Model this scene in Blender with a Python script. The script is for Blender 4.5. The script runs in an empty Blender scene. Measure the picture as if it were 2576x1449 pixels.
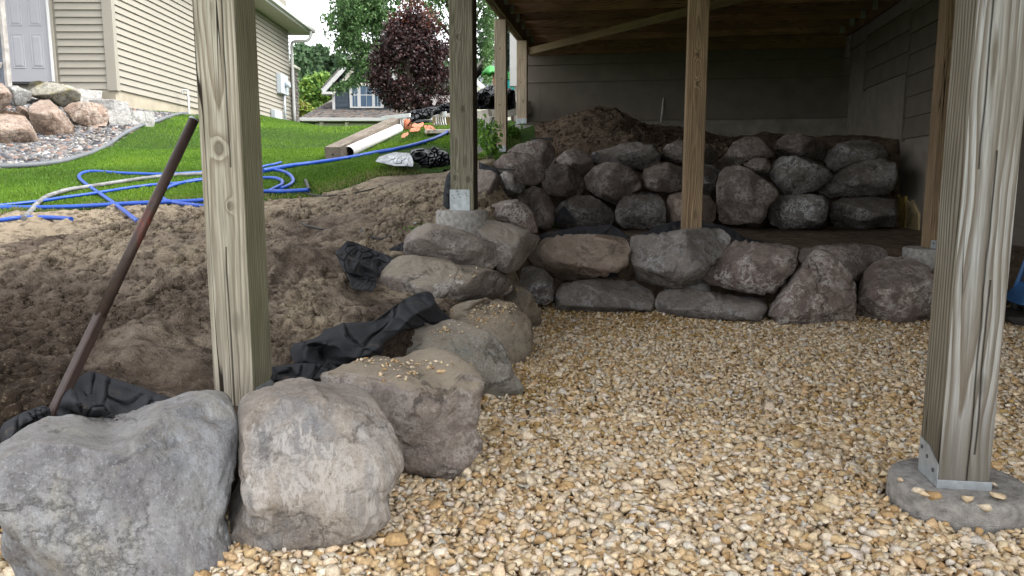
import bpy, bmesh, math, random
import numpy as np
from mathutils import Vector, Matrix, Euler
R_ = math.radians
# ------------------------------------------------------------------ camera, world, sun, exposure
F, CX, CY, PITCH, CH = 1870.0, 1288.0, 724.5, R_(8), 0.95
sc = bpy.context.scene
cam = bpy.data.cameras.new("camera"); camo = bpy.data.objects.new("camera", cam)
sc.collection.objects.link(camo); sc.camera = camo
camo.location = (0, 0, CH); camo.rotation_euler = (math.pi/2 - PITCH, 0, 0)
cam.sensor_width = 36; cam.lens = 36*F/2576; cam.clip_start = .05; cam.clip_end = 500
w = bpy.data.worlds.new("World"); sc.world = w; w.use_nodes = True
nt = w.node_tree; nt.nodes.clear()
SUN_EL, SUN_AZ = 50, 105          # azimuth: degrees clockwise from +Y
sky = nt.nodes.new("ShaderNodeTexSky"); sky.sky_type = 'NISHITA'; sky.sun_disc = False
sky.sun_elevation = R_(SUN_EL); sky.sun_rotation = R_(SUN_AZ); sky.dust_density = 3; sky.air_density = 1
hs = nt.nodes.new("ShaderNodeHueSaturation"); hs.inputs['Saturation'].default_value = .12
hs.inputs['Value'].default_value = 1.6
bg = nt.nodes.new("ShaderNodeBackground"); bg.inputs[1].default_value = .13
wo = nt.nodes.new("ShaderNodeOutputWorld")
nt.links.new(sky.outputs[0], hs.inputs['Color']); nt.links.new(hs.outputs[0], bg.inputs[0]); nt.links.new(bg.outputs[0], wo.inputs[0])
sl = bpy.data.lights.new("sun", 'SUN'); sl.energy = .7; sl.angle = R_(18); sl.color = (1, .95, .88)
so = bpy.data.objects.new("sun", sl); sc.collection.objects.link(so)
sd = Vector((math.sin(R_(SUN_AZ))*math.cos(R_(SUN_EL)), math.cos(R_(SUN_AZ))*math.cos(R_(SUN_EL)), math.sin(R_(SUN_EL))))
so.rotation_euler = sd.to_track_quat('Z', 'Y').to_euler(); so.location = (0, 0, 30)
vs = sc.view_settings; vs.view_transform = 'Standard'; vs.look = 'None'; vs.exposure = 1.7; vs.gamma = 1; vs.use_curve_mapping = False
sc.cycles.use_denoising = True
sc.cycles.max_bounces = 6; sc.cycles.transparent_max_bounces = 6

# ------------------------------------------------------------------ helpers
rng = np.random.default_rng(7); random.seed(7)
def ray(px, py):
    u = (px-CX)/F; v = (CY-py)/F
    return np.array([u, math.cos(PITCH)+v*math.sin(PITCH), -math.sin(PITCH)+v*math.cos(PITCH)])
CAM = np.array([0, 0, CH])
def atd(px, py, d): return CAM + ray(px, py)*d
def aty(px, py, Y):
    r = ray(px, py); return CAM + r*(Y/r[1])
def hash3(ix, iy, iz, s=0):
    h = (ix.astype(np.int64)*374761393 + iy.astype(np.int64)*668265263 + iz.astype(np.int64)*2147483647 + s*974634777) & 0xffffffff
    h = ((h ^ (h >> 13))*1274126177) & 0xffffffff
    h = ((h ^ (h >> 15))*2246822519) & 0xffffffff
    return ((h ^ (h >> 16)) & 0xffffff)/float(0xffffff)
def vnoise(p, s=0):
    p = np.asarray(p, float); i = np.floor(p).astype(np.int64); f = p-i; f = f*f*f*(f*(f*6-15)+10)
    r = 0
    for dx in (0, 1):
        for dy in (0, 1):
            for dz in (0, 1):
                wt = (f[..., 0] if dx else 1-f[..., 0])*(f[..., 1] if dy else 1-f[..., 1])*(f[..., 2] if dz else 1-f[..., 2])
                r = r + wt*hash3(i[..., 0]+dx, i[..., 1]+dy, i[..., 2]+dz, s)
    return r*2-1
def fbm(p, o=4, s=0):
    a = 1.; t = 0; n = 0; p = np.asarray(p, float)
    for k in range(o):
        t = t+a*vnoise(p*(2.03**k)+k*17.3, s+k); n += a; a *= .5
    return t/n
def xy3(x, y, z=0.): return np.stack([x, y, np.zeros_like(x)+z], -1)

def link(o, parent=None):
    sc.collection.objects.link(o)
    if parent is not None: o.parent = parent
    return o
def tag(o, label=None, cat=None, group=None, kind=None):
    if label: o['label'] = label
    if cat: o['category'] = cat
    if group: o['group'] = group
    if kind: o['kind'] = kind
    return o
def empty(name, loc, rz=0, label=None, cat=None, group=None):
    o = bpy.data.objects.new(name, None); o.location = loc; o.rotation_euler = (0, 0, rz); link(o)
    o.empty_display_size = .1
    return tag(o, label, cat, group)
def mesh(name, V, Fc, mat, parent=None, smooth=False, col=None, loc=None):
    V = np.asarray(V, float); me = bpy.data.meshes.new(name)
    if isinstance(Fc, np.ndarray):
        n, k = Fc.shape
        me.vertices.add(len(V)); me.vertices.foreach_set('co', V.astype(np.float32).ravel())
        me.loops.add(n*k); me.loops.foreach_set('vertex_index', Fc.astype(np.int32).ravel())
        me.polygons.add(n); me.polygons.foreach_set('loop_start', np.arange(0, n*k, k, dtype=np.int32))
        me.update(calc_edges=True)
    else:
        me.from_pydata([tuple(v) for v in V], [], [tuple(int(i) for i in f) for f in Fc]); me.update()
    if smooth: me.polygons.foreach_set('use_smooth', np.ones(len(me.polygons), dtype=bool))
    if col is not None:
        a = me.color_attributes.new('tint', 'FLOAT_COLOR', 'POINT')
        a.data.foreach_set('color', np.c_[col, np.ones(len(col))].astype(np.float32).ravel())
    if mat: me.materials.append(mat)
    o = bpy.data.objects.new(name, me)
    if loc is not None: o.location = loc
    return link(o, parent)
def bevel(o, wd, seg=2):
    m = o.modifiers.new('b', 'BEVEL'); m.width = wd; m.segments = seg; m.limit_method = 'ANGLE'; return o
BF = [(0, 3, 2, 1), (4, 5, 6, 7), (0, 1, 5, 4), (1, 2, 6, 5), (2, 3, 7, 6), (3, 0, 4, 7)]
def boxv(x0, y0, z0, x1, y1, z1):
    return [(x0, y0, z0), (x1, y0, z0), (x1, y1, z0), (x0, y1, z0), (x0, y0, z1), (x1, y0, z1), (x1, y1, z1), (x0, y1, z1)]
def box(name, lo, hi, mat, parent=None, bev=0, loc=None):
    o = mesh(name, boxv(*lo, *hi), BF, mat, parent, loc=loc)
    if bev: bevel(o, bev)
    return o
def beam(name, a, b, wd, ht, mat, parent=None, bev=.003, up=(0, 0, 1)):
    a = np.array(a, float); b = np.array(b, float); d = b-a; L = np.linalg.norm(d); d /= L
    s = np.cross(d, up); s /= np.linalg.norm(s); u = np.cross(s, d)
    # local z along length so that wood grain follows it
    o = mesh(name, boxv(-wd/2, -ht/2, 0, wd/2, ht/2, L), BF, mat, parent)
    M = Matrix((( s[0], u[0], d[0], a[0]), (s[1], u[1], d[1], a[1]), (s[2], u[2], d[2], a[2]), (0, 0, 0, 1)))
    if np.linalg.det(np.array([s, u, d])) < 0: M = Matrix(((-s[0], u[0], d[0], a[0]), (-s[1], u[1], d[1], a[1]), (-s[2], u[2], d[2], a[2]), (0, 0, 0, 1)))
    o.matrix_local = M
    if bev: bevel(o, bev)
    return o
def smoothpath(P, n=8):
    P = np.asarray(P, float)
    if len(P) < 3: return P
    Q = np.vstack([2*P[0]-P[1], P, 2*P[-1]-P[-2]]); out = []
    for i in range(1, len(Q)-2):
        for t in np.linspace(0, 1, n, endpoint=False):
            a, b, c, d = Q[i-1], Q[i], Q[i+1], Q[i+2]
            out.append(.5*((2*b)+(-a+c)*t+(2*a-5*b+4*c-d)*t*t+(-a+3*b-3*c+d)*t**3))
    out.append(P[-1]); return np.array(out)
def tube(name, P, r, mat, parent=None, k=10, caps=True, smooth=True):
    P = np.asarray(P, float); n = len(P); r = np.broadcast_to(r, (n,)); T = np.gradient(P, axis=0)
    T /= np.linalg.norm(T, axis=1)[:, None]+1e-9
    ref = np.array([0, 0, 1.]) if abs(T[0][2]) < .9 else np.array([1., 0, 0]); V = []
    for i in range(n):
        s = np.cross(T[i], ref); s /= np.linalg.norm(s)+1e-9; u = np.cross(s, T[i]); ref = u
        for j in range(k):
            a = 2*math.pi*j/k; V.append(P[i]+r[i]*(math.cos(a)*s+math.sin(a)*u))
    Fc = [(i*k+j, i*k+(j+1) % k, (i+1)*k+(j+1) % k, (i+1)*k+j) for i in range(n-1) for j in range(k)]
    if caps: Fc += [tuple(range(k))[::-1], tuple((n-1)*k+j for j in range(k))]
    o = mesh(name, V, Fc, mat, parent)
    if smooth:
        for p in o.data.polygons: p.use_smooth = len(p.vertices) == 4
    return o
def poly_in(px, py, P):
    P = np.asarray(P, float); x, y = np.asarray(px), np.asarray(py); c = np.zeros(x.shape, bool)
    for i in range(len(P)):
        x0, y0 = P[i]; x1, y1 = P[i-1]
        if y0 == y1: continue
        c ^= ((y0 > y) != (y1 > y)) & (x < (x1-x0)*(y-y0)/(y1-y0)+x0)
    return c
def poly_dist(px, py, P):
    P = np.asarray(P, float); d = np.full(np.shape(px), 1e9)
    for i in range(len(P)):
        a = P[i-1]; b = P[i]; ab = b-a
        t = np.clip(((px-a[0])*ab[0]+(py-a[1])*ab[1])/(ab@ab+1e-12), 0, 1)
        d = np.minimum(d, np.hypot(px-a[0]-t*ab[0], py-a[1]-t*ab[1]))
    return np.where(poly_in(px, py, P), -d, d)
def sstep(x): x = np.clip(x, 0, 1); return x*x*(3-2*x)

# ------------------------------------------------------------------ materials
def newmat(name, rough=.8, spec=.3):
    m = bpy.data.materials.new(name); m.use_nodes = True; n = m.node_tree; b = n.nodes['Principled BSDF']
    b.inputs['Roughness'].default_value = rough; b.inputs['Specular IOR Level'].default_value = spec
    return m, n, b
def N(n, t, **kw):
    x = n.nodes.new(t)
    for k, v in kw.items():
        if k in x.inputs.keys(): x.inputs[k].default_value = v
        else: setattr(x, k, v)
    return x
def mapc(n, scale=(1, 1, 1), rnd=True, world=False):
    tc = N(n, 'ShaderNodeTexCoord'); mp = N(n, 'ShaderNodeMapping'); mp.inputs['Scale'].default_value = scale
    if world:
        g = N(n, 'ShaderNodeNewGeometry'); n.links.new(g.outputs['Position'], mp.inputs[0]); return mp.outputs[0]
    n.links.new(tc.outputs['Object'], mp.inputs[0])
    if rnd:
        oi = N(n, 'ShaderNodeObjectInfo'); ml = N(n, 'ShaderNodeVectorMath', operation='SCALE'); ml.inputs[0].default_value = (13.1, 7.7, 3.3)
        n.links.new(oi.outputs['Random'], ml.inputs['Scale']); n.links.new(ml.outputs[0], mp.inputs['Location'])
    return mp.outputs[0]
def noise(n, vec, scale, detail=4, rough=.55, dist=0):
    t = N(n, 'ShaderNodeTexNoise', Scale=scale, Detail=detail, Roughness=rough, Distortion=dist); n.links.new(vec, t.inputs['Vector']); return t.outputs['Fac']
def ramp(n, fac, stops, interp='LINEAR'):
    r = N(n, 'ShaderNodeValToRGB'); r.color_ramp.interpolation = interp; e = r.color_ramp.elements
    while len(e) < len(stops): e.new(.5)
    for q, (p, c) in zip(e, stops):
        q.position = p; q.color = (c if hasattr(c, '__len__') else (c, c, c))[:3] + (1,) if hasattr(c, '__len__') else (c, c, c, 1)
    n.links.new(fac, r.inputs[0]); return r.outputs[0]
def mix(n, fac, a, b, mode='MIX'):
    m = N(n, 'ShaderNodeMix', data_type='RGBA', blend_type=mode)
    for s, v in ((0, fac), (6, a), (7, b)):
        if isinstance(v, bpy.types.NodeSocket): n.links.new(v, m.inputs[s])
        elif s == 0: m.inputs[0].default_value = v
        else: m.inputs[s].default_value = tuple(v)+(1,)
    return m.outputs[2]
def math_(n, op, a, b=None):
    m = N(n, 'ShaderNodeMath', operation=op)
    for i, v in enumerate((a, b)):
        if v is None: continue
        if isinstance(v, bpy.types.NodeSocket): n.links.new(v, m.inputs[i])
        else: m.inputs[i].default_value = v
    return m.outputs[0]
def bump(n, b, h, strength=.5, dist=.01):
    bp = N(n, 'ShaderNodeBump', Strength=strength, Distance=dist); n.links.new(h, bp.inputs['Height']); n.links.new(bp.outputs[0], b.inputs['Normal']); return bp

def m_plain(name, c, rough=.7, var=.12, scale=8, bs=.2, metal=0, spec=.3, bd=.004):
    m, n, b = newmat(name, rough, spec); v = mapc(n); f = noise(n, v, scale, 5)
    c0 = tuple(x*(1-var*2) for x in c); c1 = tuple(min(1, x*(1+var)) for x in c)
    n.links.new(ramp(n, f, [(.3, c0), (.7, c1)]), b.inputs['Base Color']); b.inputs['Metallic'].default_value = metal
    if bs: bump(n, b, noise(n, v, scale*6, 3), bs, bd)
    return m
def m_wood(name, early, late, dirt, gap=.011, off=(.05, .03), wob=.03, fine=.5, rough=.8, stain=0., side=None, knots=(), checks=()):
    m, n, b = newmat(name, rough, .25)
    v = mapc(n, rnd=False); sp = N(n, 'ShaderNodeSeparateXYZ'); n.links.new(v, sp.inputs[0])
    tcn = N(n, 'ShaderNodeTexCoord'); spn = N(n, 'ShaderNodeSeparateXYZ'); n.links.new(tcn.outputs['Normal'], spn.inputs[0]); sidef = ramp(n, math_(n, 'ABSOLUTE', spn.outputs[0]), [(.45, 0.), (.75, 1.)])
    def oned(sx, sy, sz, off_, scale=1., det=2):
        mp = N(n, 'ShaderNodeMapping'); mp.inputs['Scale'].default_value = (sx, sy, sz); mp.inputs['Location'].default_value = off_
        oi = N(n, 'ShaderNodeObjectInfo'); ml = N(n, 'ShaderNodeVectorMath', operation='SCALE'); ml.inputs[0].default_value = (3.1, 27.7, 13.3)
        n.links.new(oi.outputs['Random'], ml.inputs['Scale']); ad = N(n, 'ShaderNodeVectorMath', operation='ADD')
        n.links.new(v, mp.inputs[0]); n.links.new(mp.outputs[0], ad.inputs[0]); n.links.new(ml.outputs[0], ad.inputs[1])
        return noise(n, ad.outputs[0], scale, det, .5)
    nx = oned(3, 3, 1.1, (0, 0, 0)); ny = oned(3, 3, .9, (9, 4, 2)); nb = oned(14, 14, 3.5, (2, 7, 1), det=3)
    X = math_(n, 'ADD', math_(n, 'ADD', sp.outputs[0], off[0]), math_(n, 'MULTIPLY', math_(n, 'SUBTRACT', nx, .5), wob*6))
    Y = math_(n, 'ADD', math_(n, 'ADD', sp.outputs[1], off[1]), math_(n, 'MULTIPLY', math_(n, 'SUBTRACT', ny, .5), wob*6))
    r = math_(n, 'SQRT', math_(n, 'ADD', math_(n, 'MULTIPLY', X, X), math_(n, 'MULTIPLY', Y, Y)))
    r = math_(n, 'ADD', r, math_(n, 'MULTIPLY', nb, .010)); KM = None
    for (kx, kz, kr) in knots:
        dx = math_(n, 'DIVIDE', math_(n, 'SUBTRACT', sp.outputs[0], kx), kr); dz = math_(n, 'DIVIDE', math_(n, 'SUBTRACT', sp.outputs[2], kz), kr*1.5)
        d2 = math_(n, 'ADD', math_(n, 'MULTIPLY', dx, dx), math_(n, 'MULTIPLY', dz, dz)); ex = math_(n, 'POWER', 2.718, math_(n, 'MULTIPLY', d2, -.35))
        r = math_(n, 'ADD', r, math_(n, 'MULTIPLY', ex, gap*2.0)); KM = ex if KM is None else math_(n, 'MAXIMUM', KM, ex)
    ph = math_(n, 'MULTIPLY', r, 1/gap); fr = math_(n, 'FRACT', ph)
    g = ramp(n, fr, [(0, 0.), (.35, .08), (.68, .75), (.9, 1.), (1, .1)])
    fib = oned(160, 160, 5, (0, 0, 0), det=3)
    blot = oned(6, 6, 2, (5, 5, 5), det=4)
    c = mix(n, g, early, late)
    c = mix(n, math_(n, 'MULTIPLY', ramp(n, blot, [(.42, 0.), (.62, 1.)]), .75), c, mix(n, g, dirt, tuple(x*.7 for x in dirt)))
    c = mix(n, math_(n, 'MULTIPLY', ramp(n, fib, [(.35, 1.), (.6, 0.)]), fine), c, tuple(x*.35 for x in dirt))
    crk = oned(22, 22, .55, (1, 8, 3), det=1); ca = math_(n, 'ABSOLUTE', math_(n, 'SUBTRACT', crk, .5))
    cm = ramp(n, ca, [(0, 1.), (.004, 1.), (.008, 0.)])
    sel = ramp(n, oned(4, 4, 1.5, (8, 1, 9), det=1), [(.52, 0.), (.58, 1.)]); cm = math_(n, 'MULTIPLY', cm, sel)
    ft = math_(n, 'MULTIPLY', ramp(n, math_(n, 'ADD', sp.outputs[2], math_(n, 'MULTIPLY', math_(n, 'SUBTRACT', blot, .5), .5)), [(.02, 1.), (.30, 0.)]), stain); c = mix(n, ft, c, tuple(x*.5 for x in dirt))
    # a few knots
    mp = N(n, 'ShaderNodeMapping'); mp.inputs['Scale'].default_value = (5, 5, 2.2); mp.inputs['Location'].default_value = (.5, .5, .2)
    n.links.new(v, mp.inputs[0]); vo = N(n, 'ShaderNodeTexVoronoi', Scale=1., Randomness=1.); n.links.new(mp.outputs[0], vo.inputs['Vector'])
    kn = ramp(n, vo.outputs['Distance'], [(0, 1.), (.07, .8), (.11, 0.)])
    c = mix(n, math_(n, 'MULTIPLY', kn, .6), c, tuple(x*.4 for x in dirt))
    for (kx, z0, z1) in checks:
        wv = oned(1, 1, 5, (kx*90, 3, 7), det=2); dx = math_(n, 'ABSOLUTE', math_(n, 'ADD', math_(n, 'SUBTRACT', sp.outputs[0], kx), math_(n, 'MULTIPLY', math_(n, 'SUBTRACT', wv, .5), .012)))
        zz_ = math_(n, 'MULTIPLY', math_(n, 'GREATER_THAN', sp.outputs[2], z0), math_(n, 'LESS_THAN', sp.outputs[2], z1))
        cm = math_(n, 'MAXIMUM', cm, math_(n, 'MULTIPLY', ramp(n, dx, [(0, 1.), (.0011, .9), (.0022, 0.)]), math_(n, 'MULTIPLY', zz_, math_(n, 'SUBTRACT', 1., sidef))))
    if KM is not None: c = mix(n, math_(n, 'MULTIPLY', ramp(n, KM, [(.55, 0.), (.85, 1.)]), .7), c, tuple(x*.35 for x in late))
    c = mix(n, cm, c, (.02, .015, .01))
    if side: c = mix(n, 1., c, mix(n, sidef, (1, 1, 1), side), 'MULTIPLY')  # side faces: treated-wood tint, with their shade painted into the colour too
    oi = N(n, 'ShaderNodeObjectInfo'); c = mix(n, 1., c, ramp(n, oi.outputs['Random'], [(0, .6), (1, 1.2)]), 'MULTIPLY')
    n.links.new(c, b.inputs['Base Color'])
    h = math_(n, 'ADD', math_(n, 'MULTIPLY', g, .5), math_(n, 'ADD', math_(n, 'MULTIPLY', fib, .7), math_(n, 'MULTIPLY', cm, -2.5)))
    bump(n, b, h, .55, .004)
    return m
def m_rock(name, base, dark, vein, vscale=3., vamt=.8, dust=(.30, .25, .19), dustamt=.6, streak=0, bs=.8, fine=60, patch=None):
    m, n, b = newmat(name, .85, .25)
    v = mapc(n); v2 = mapc(n, (1.3, 1.3, .28)) if streak else v
    a = noise(n, v, 2.6, 10, .7, .2); f = noise(n, v, fine*1.6, 4, .75); mid = noise(n, v2, 11, 10, .75, .1)
    c = mix(n, ramp(n, a, [(.4, 0.), (.6, 1.)]), dark, base)
    c = mix(n, math_(n, 'MULTIPLY', ramp(n, mid, [(.45, 0.), (.7, 1.)]), .55), c, tuple(min(1, x*1.7) for x in base))
    if patch: c = mix(n, math_(n, 'MULTIPLY', ramp(n, noise(n, v2, 4.5, 8, .7), [(.52, 0.), (.64, 1.)]), .7), c, patch)
    c = mix(n, math_(n, 'MULTIPLY', ramp(n, f, [(.3, 1.), (.5, 0.)]), .55), c, tuple(x*.4 for x in dark))
    c = mix(n, math_(n, 'MULTIPLY', ramp(n, noise(n, v, fine*2.2, 4, .7), [(.56, 0.), (.68, 1.)]), .35), c, tuple(min(1, x*1.2) for x in vein))
    # mineral veins: ridged noise, masked
    vn = noise(n, v2, vscale*2.2, 8, .72, .15); ab = math_(n, 'ABSOLUTE', math_(n, 'SUBTRACT', vn, .5))
    vr = ramp(n, ab, [(0, 1.), (.02, .8), (.055, 0.)]); ms = ramp(n, noise(n, v, vscale*.8, 4, .6), [(.42, 0.), (.58, 1.)])
    c = mix(n, math_(n, 'MULTIPLY', math_(n, 'MULTIPLY', vr, ms), vamt), c, vein)
    # earth settled on upward faces
    g = N(n, 'ShaderNodeNewGeometry'); sp = N(n, 'ShaderNodeSeparateXYZ'); n.links.new(g.outputs['Normal'], sp.inputs[0])
    dz = math_(n, 'ADD', sp.outputs[2], math_(n, 'MULTIPLY', math_(n, 'SUBTRACT', noise(n, v, 7, 6, .65), .5), 1.1))
    c = mix(n, math_(n, 'MULTIPLY', ramp(n, dz, [(.5, 0.), (.85, 1.)]), dustamt), c, dust)
    n.links.new(c, b.inputs['Base Color'])
    ck = math_(n, 'ABSOLUTE', math_(n, 'SUBTRACT', noise(n, v, 2.3, 9, .62, .1), .5)); crk = math_(n, 'MULTIPLY', ramp(n, ck, [(0, 1.), (.007, .5), (.02, 0.)]), ramp(n, a, [(.45, 0.), (.55, 1.)]))
    c2 = mix(n, math_(n, 'MULTIPLY', crk, .55), c, tuple(x*.25 for x in dark)); n.links.new(c2, b.inputs['Base Color'])
    h = math_(n, 'ADD', math_(n, 'MULTIPLY', crk, -.25), math_(n, 'MULTIPLY', noise(n, v2, 8, 10, .75, .1), 1.2)); h = math_(n, 'ADD', h, math_(n, 'ADD', math_(n, 'MULTIPLY', f, .16), math_(n, 'MULTIPLY', vr, .06)))
    bump(n, b, h, bs, .035)
    return m
def m_tint(name, rough=.8, trans=0, bs=0, scale=40, spec=.3, gain=1., grit=0):
    m, n, b = newmat(name, rough, spec)
    at = N(n, 'ShaderNodeAttribute', attribute_name='tint'); c = at.outputs['Color']
    if grit:
        v = mapc(n); f = noise(n, v, grit, 4, .7)
        c = mix(n, 1., c, ramp(n, f, [(.3, .62), (.7, 1.15)]), 'MULTIPLY')
    n.links.new(c, b.inputs['Base Color'])
    if bs: bump(n, b, noise(n, mapc(n), scale, 3), bs, .004)
    if trans:
        tr = N(n, 'ShaderNodeBsdfTranslucent'); ms = N(n, 'ShaderNodeMixShader', Fac=trans)
        n.links.new(c, tr.inputs[0]); n.links.new(b.outputs[0], ms.inputs[1]); n.links.new(tr.outputs[0], ms.inputs[2])
        n.links.new(ms.outputs[0], n.nodes['Material Output'].inputs[0])
    return m

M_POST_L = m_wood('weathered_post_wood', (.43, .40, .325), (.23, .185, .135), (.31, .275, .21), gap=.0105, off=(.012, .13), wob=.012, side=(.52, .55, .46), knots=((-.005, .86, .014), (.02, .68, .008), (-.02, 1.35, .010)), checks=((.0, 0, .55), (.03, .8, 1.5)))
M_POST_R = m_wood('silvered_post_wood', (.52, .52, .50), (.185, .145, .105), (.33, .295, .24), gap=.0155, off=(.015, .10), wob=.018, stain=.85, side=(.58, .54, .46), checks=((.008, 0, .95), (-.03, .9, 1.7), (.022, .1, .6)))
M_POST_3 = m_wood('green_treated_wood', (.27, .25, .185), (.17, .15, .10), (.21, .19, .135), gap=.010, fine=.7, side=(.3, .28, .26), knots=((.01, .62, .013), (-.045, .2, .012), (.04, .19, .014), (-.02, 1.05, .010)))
M_POST_B = m_wood('brown_treated_wood', (.36, .26, .16), (.19, .12, .065), (.24, .17, .105), gap=.011, off=(.01, .10), wob=.016, knots=((.0, 1.44, .014), (.004, 1.24, .012)))
M_POST_C = m_wood('pale_post_wood', (.58, .46, .33), (.32, .23, .15), (.46, .38, .29), gap=.014, knots=((.02, .3, .009), (-.01, .55, .009), (.015, .85, .008), (.0, 1.2, .01)))
M_JOIST = m_wood('joist_wood', (.46, .265, .16), (.24, .13, .08), (.26, .15, .10), gap=.014, fine=.3)
M_BEAMOLD = m_wood('old_timber', (.27, .23, .185), (.15, .12, .09), (.17, .14, .11), gap=.012)
M_GALV = m_plain('galvanised_steel', (.42, .45, .47), .45, .15, 25, .15, metal=.5)
M_NAIL = m_plain('nail_steel', (.12, .12, .12), .5, .1, 30, 0, metal=.6)
M_CONC = m_plain('rough_concrete', (.37, .35, .325), .95, .22, 40, .8, bd=.012)
M_CONC2 = m_plain('pale_concrete', (.32, .285, .22), .9, .10, 3, .25)
M_BLUE = m_plain('blue_hose_rubber', (.015, .075, .42), .38, .12, 12, 0, spec=.5)
M_GREYH = m_plain('muddy_hose', (.22, .22, .22), .6, .3, 9, .2)
M_CABLE = m_plain('black_cable', (.03, .03, .03), .5, .1, 9, 0)
M_WHITE = m_plain('white_paint', (.55, .55, .545), .5, .03, 4, .05)
M_CREAM = m_plain('cream_trim', (.72, .69, .60), .55, .03, 4, .05)
M_PVC = m_plain('white_pvc', (.78, .78, .76), .35, .05, 5, 0, spec=.5)
M_PIPEIN = m_plain('pipe_inside', (.42, .33, .22), .8, .1, 5, 0)

# ------------------------------------------------------------------ terrain function
ctl = []
def cp(px, py, Y): ctl.append(aty(px, py, Y))
for a in [(100, 900, 2.6), (300, 800, 3.1), (300, 700, 3.8), (300, 600, 4.7), (200, 560, 5.2), (200, 530, 5.8), (0, 545, 5.5), (0, 700, 3.8), (0, 800, 3.1),
          (800, 600, 4.6), (800, 700, 3.75), (760, 850, 3.0), (900, 550, 5.2), (1050, 500, 5.6), (930, 765, 3.95), (860, 650, 4.25), (1000, 650, 4.45), (1090, 545, 5.0), (950, 590, 4.8), (700, 900, 2.75), (600, 800, 3.2), (1060, 352, 10.6), (1130, 348, 10.2), (1060, 325, 12.2), (1130, 320, 12.0), (1130, 308, 14.2), (1060, 311, 14), (1200, 360, 9.6), (1130, 375, 8.8), (1050, 440, 6.5), (1120, 400, 7.2), (700, 500, 6.2),
          (500, 470, 7), (300, 440, 7.8), (100, 430, 8.3), (0, 428, 8.4), (250, 400, 9.3), (350, 340, 12), (430, 292, 15), (0, 380, 9.8), (150, 345, 11.4),
          (380, 292, 14.4), (40, 232, 13.6), (300, 300, 13.0), (200, 272, 13.2), (496, 289, 18), (654, 294, 22.5), (740, 305, 26), (820, 400, 9.2), (850, 328, 19), (790, 320, 22),
          (930, 336, 17), (1200, 318, 12.6), (1250, 392, 9.1), (1315, 327, 10.5), (1200, 400, 7.7), (1600, 352, 9), (1600, 325, 11.3), (2090, 330, 11.2),
          (1380, 320, 11.3), (2100, 350, 9)]: cp(*a)
for p in [(-2.6, 1.2, .2), (-1.3, 1.9, .26), (-1.2, 2.3, .29), (-.7, 2.5, .17), (-.9, 2.34, .17), (-.9, 2.6, .19), (-.4, 3.0, .26), (-.25, 5.4, .82), (-6, 3, .6), (-8, 6, 1.0), (-8, 0, .4),
          (-11, 13, 2.8), (-5.2, 24.5, 2.1), (-4, 20.5, 1.95), (-5, 36, 1.6), (0, 27, 1.5), (5, 32, 1.2), (-14, 42, 1.6), (6, 20, 1.7), (-9, 27, 3.0), (4, 15, 1.8), (1.6, 9.0, 1.36), (4, 9.5, 1.4), (10, 10, 1.6), (-18, 8, 2.4), (-20, 25, 3), (-12, 5, 1.6)]: ctl.append(np.array(p, float))
for (e0, e1) in ((aty(838, 408, 8.9), aty(1000, 320, 13.4)), (aty(875, 398, 9.2), aty(1003, 337, 12.3))):
    for t_ in (0, .33, .66, 1): ctl.append(e0+(e1-e0)*t_)
ctl = np.array(ctl)
def _k(r2): return .5*r2*np.log(r2+1e-9)
def _tps(c, lam=.02):
    X = c[:, :2]; n = len(X); r2 = ((X[:, None]-X[None])**2).sum(-1); K = _k(r2)+lam*np.eye(n)
    Pm = np.c_[np.ones(n), X]; A = np.block([[K, Pm], [Pm.T, np.zeros((3, 3))]]); return np.linalg.solve(A, np.r_[c[:, 2], 0, 0, 0])
TW = _tps(ctl)
def tps(x, y):
    x = np.asarray(x, float); y = np.asarray(y, float)
    s = TW[-3]+TW[-2]*x+TW[-1]*y
    for i in range(len(ctl)): s = s+TW[i]*_k((x-ctl[i, 0])**2+(y-ctl[i, 1])**2)
    far = np.hypot(x, y)
    return np.where(far < 45, s, s) if False else s+(1.5-s)*sstep((far-38)/15)
PG = [(-30, -30), (-30, .9), (-2.2, 1.5), (-1.5, 1.75), (-.95, 1.95), (-.55, 2.15), (-.34, 2.65), (-.24, 3.4), (-.12, 4.1), (.05, 5.0), (.3, 5.6), (.7, 5.75), (1.4, 5.55), (2.1, 5.45), (2.7, 5.45), (3.7, 5.3), (40, 5.3), (40, -30)]
PT = [(0, 5.3), (.2, 5.9), (-.02, 6.4), (.1, 7.2), (.4, 8.3), (1.2, 8.42), (2.5, 8.42), (4.4, 8.3), (5.2, 8.3), (5.2, 5.3)]
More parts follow.
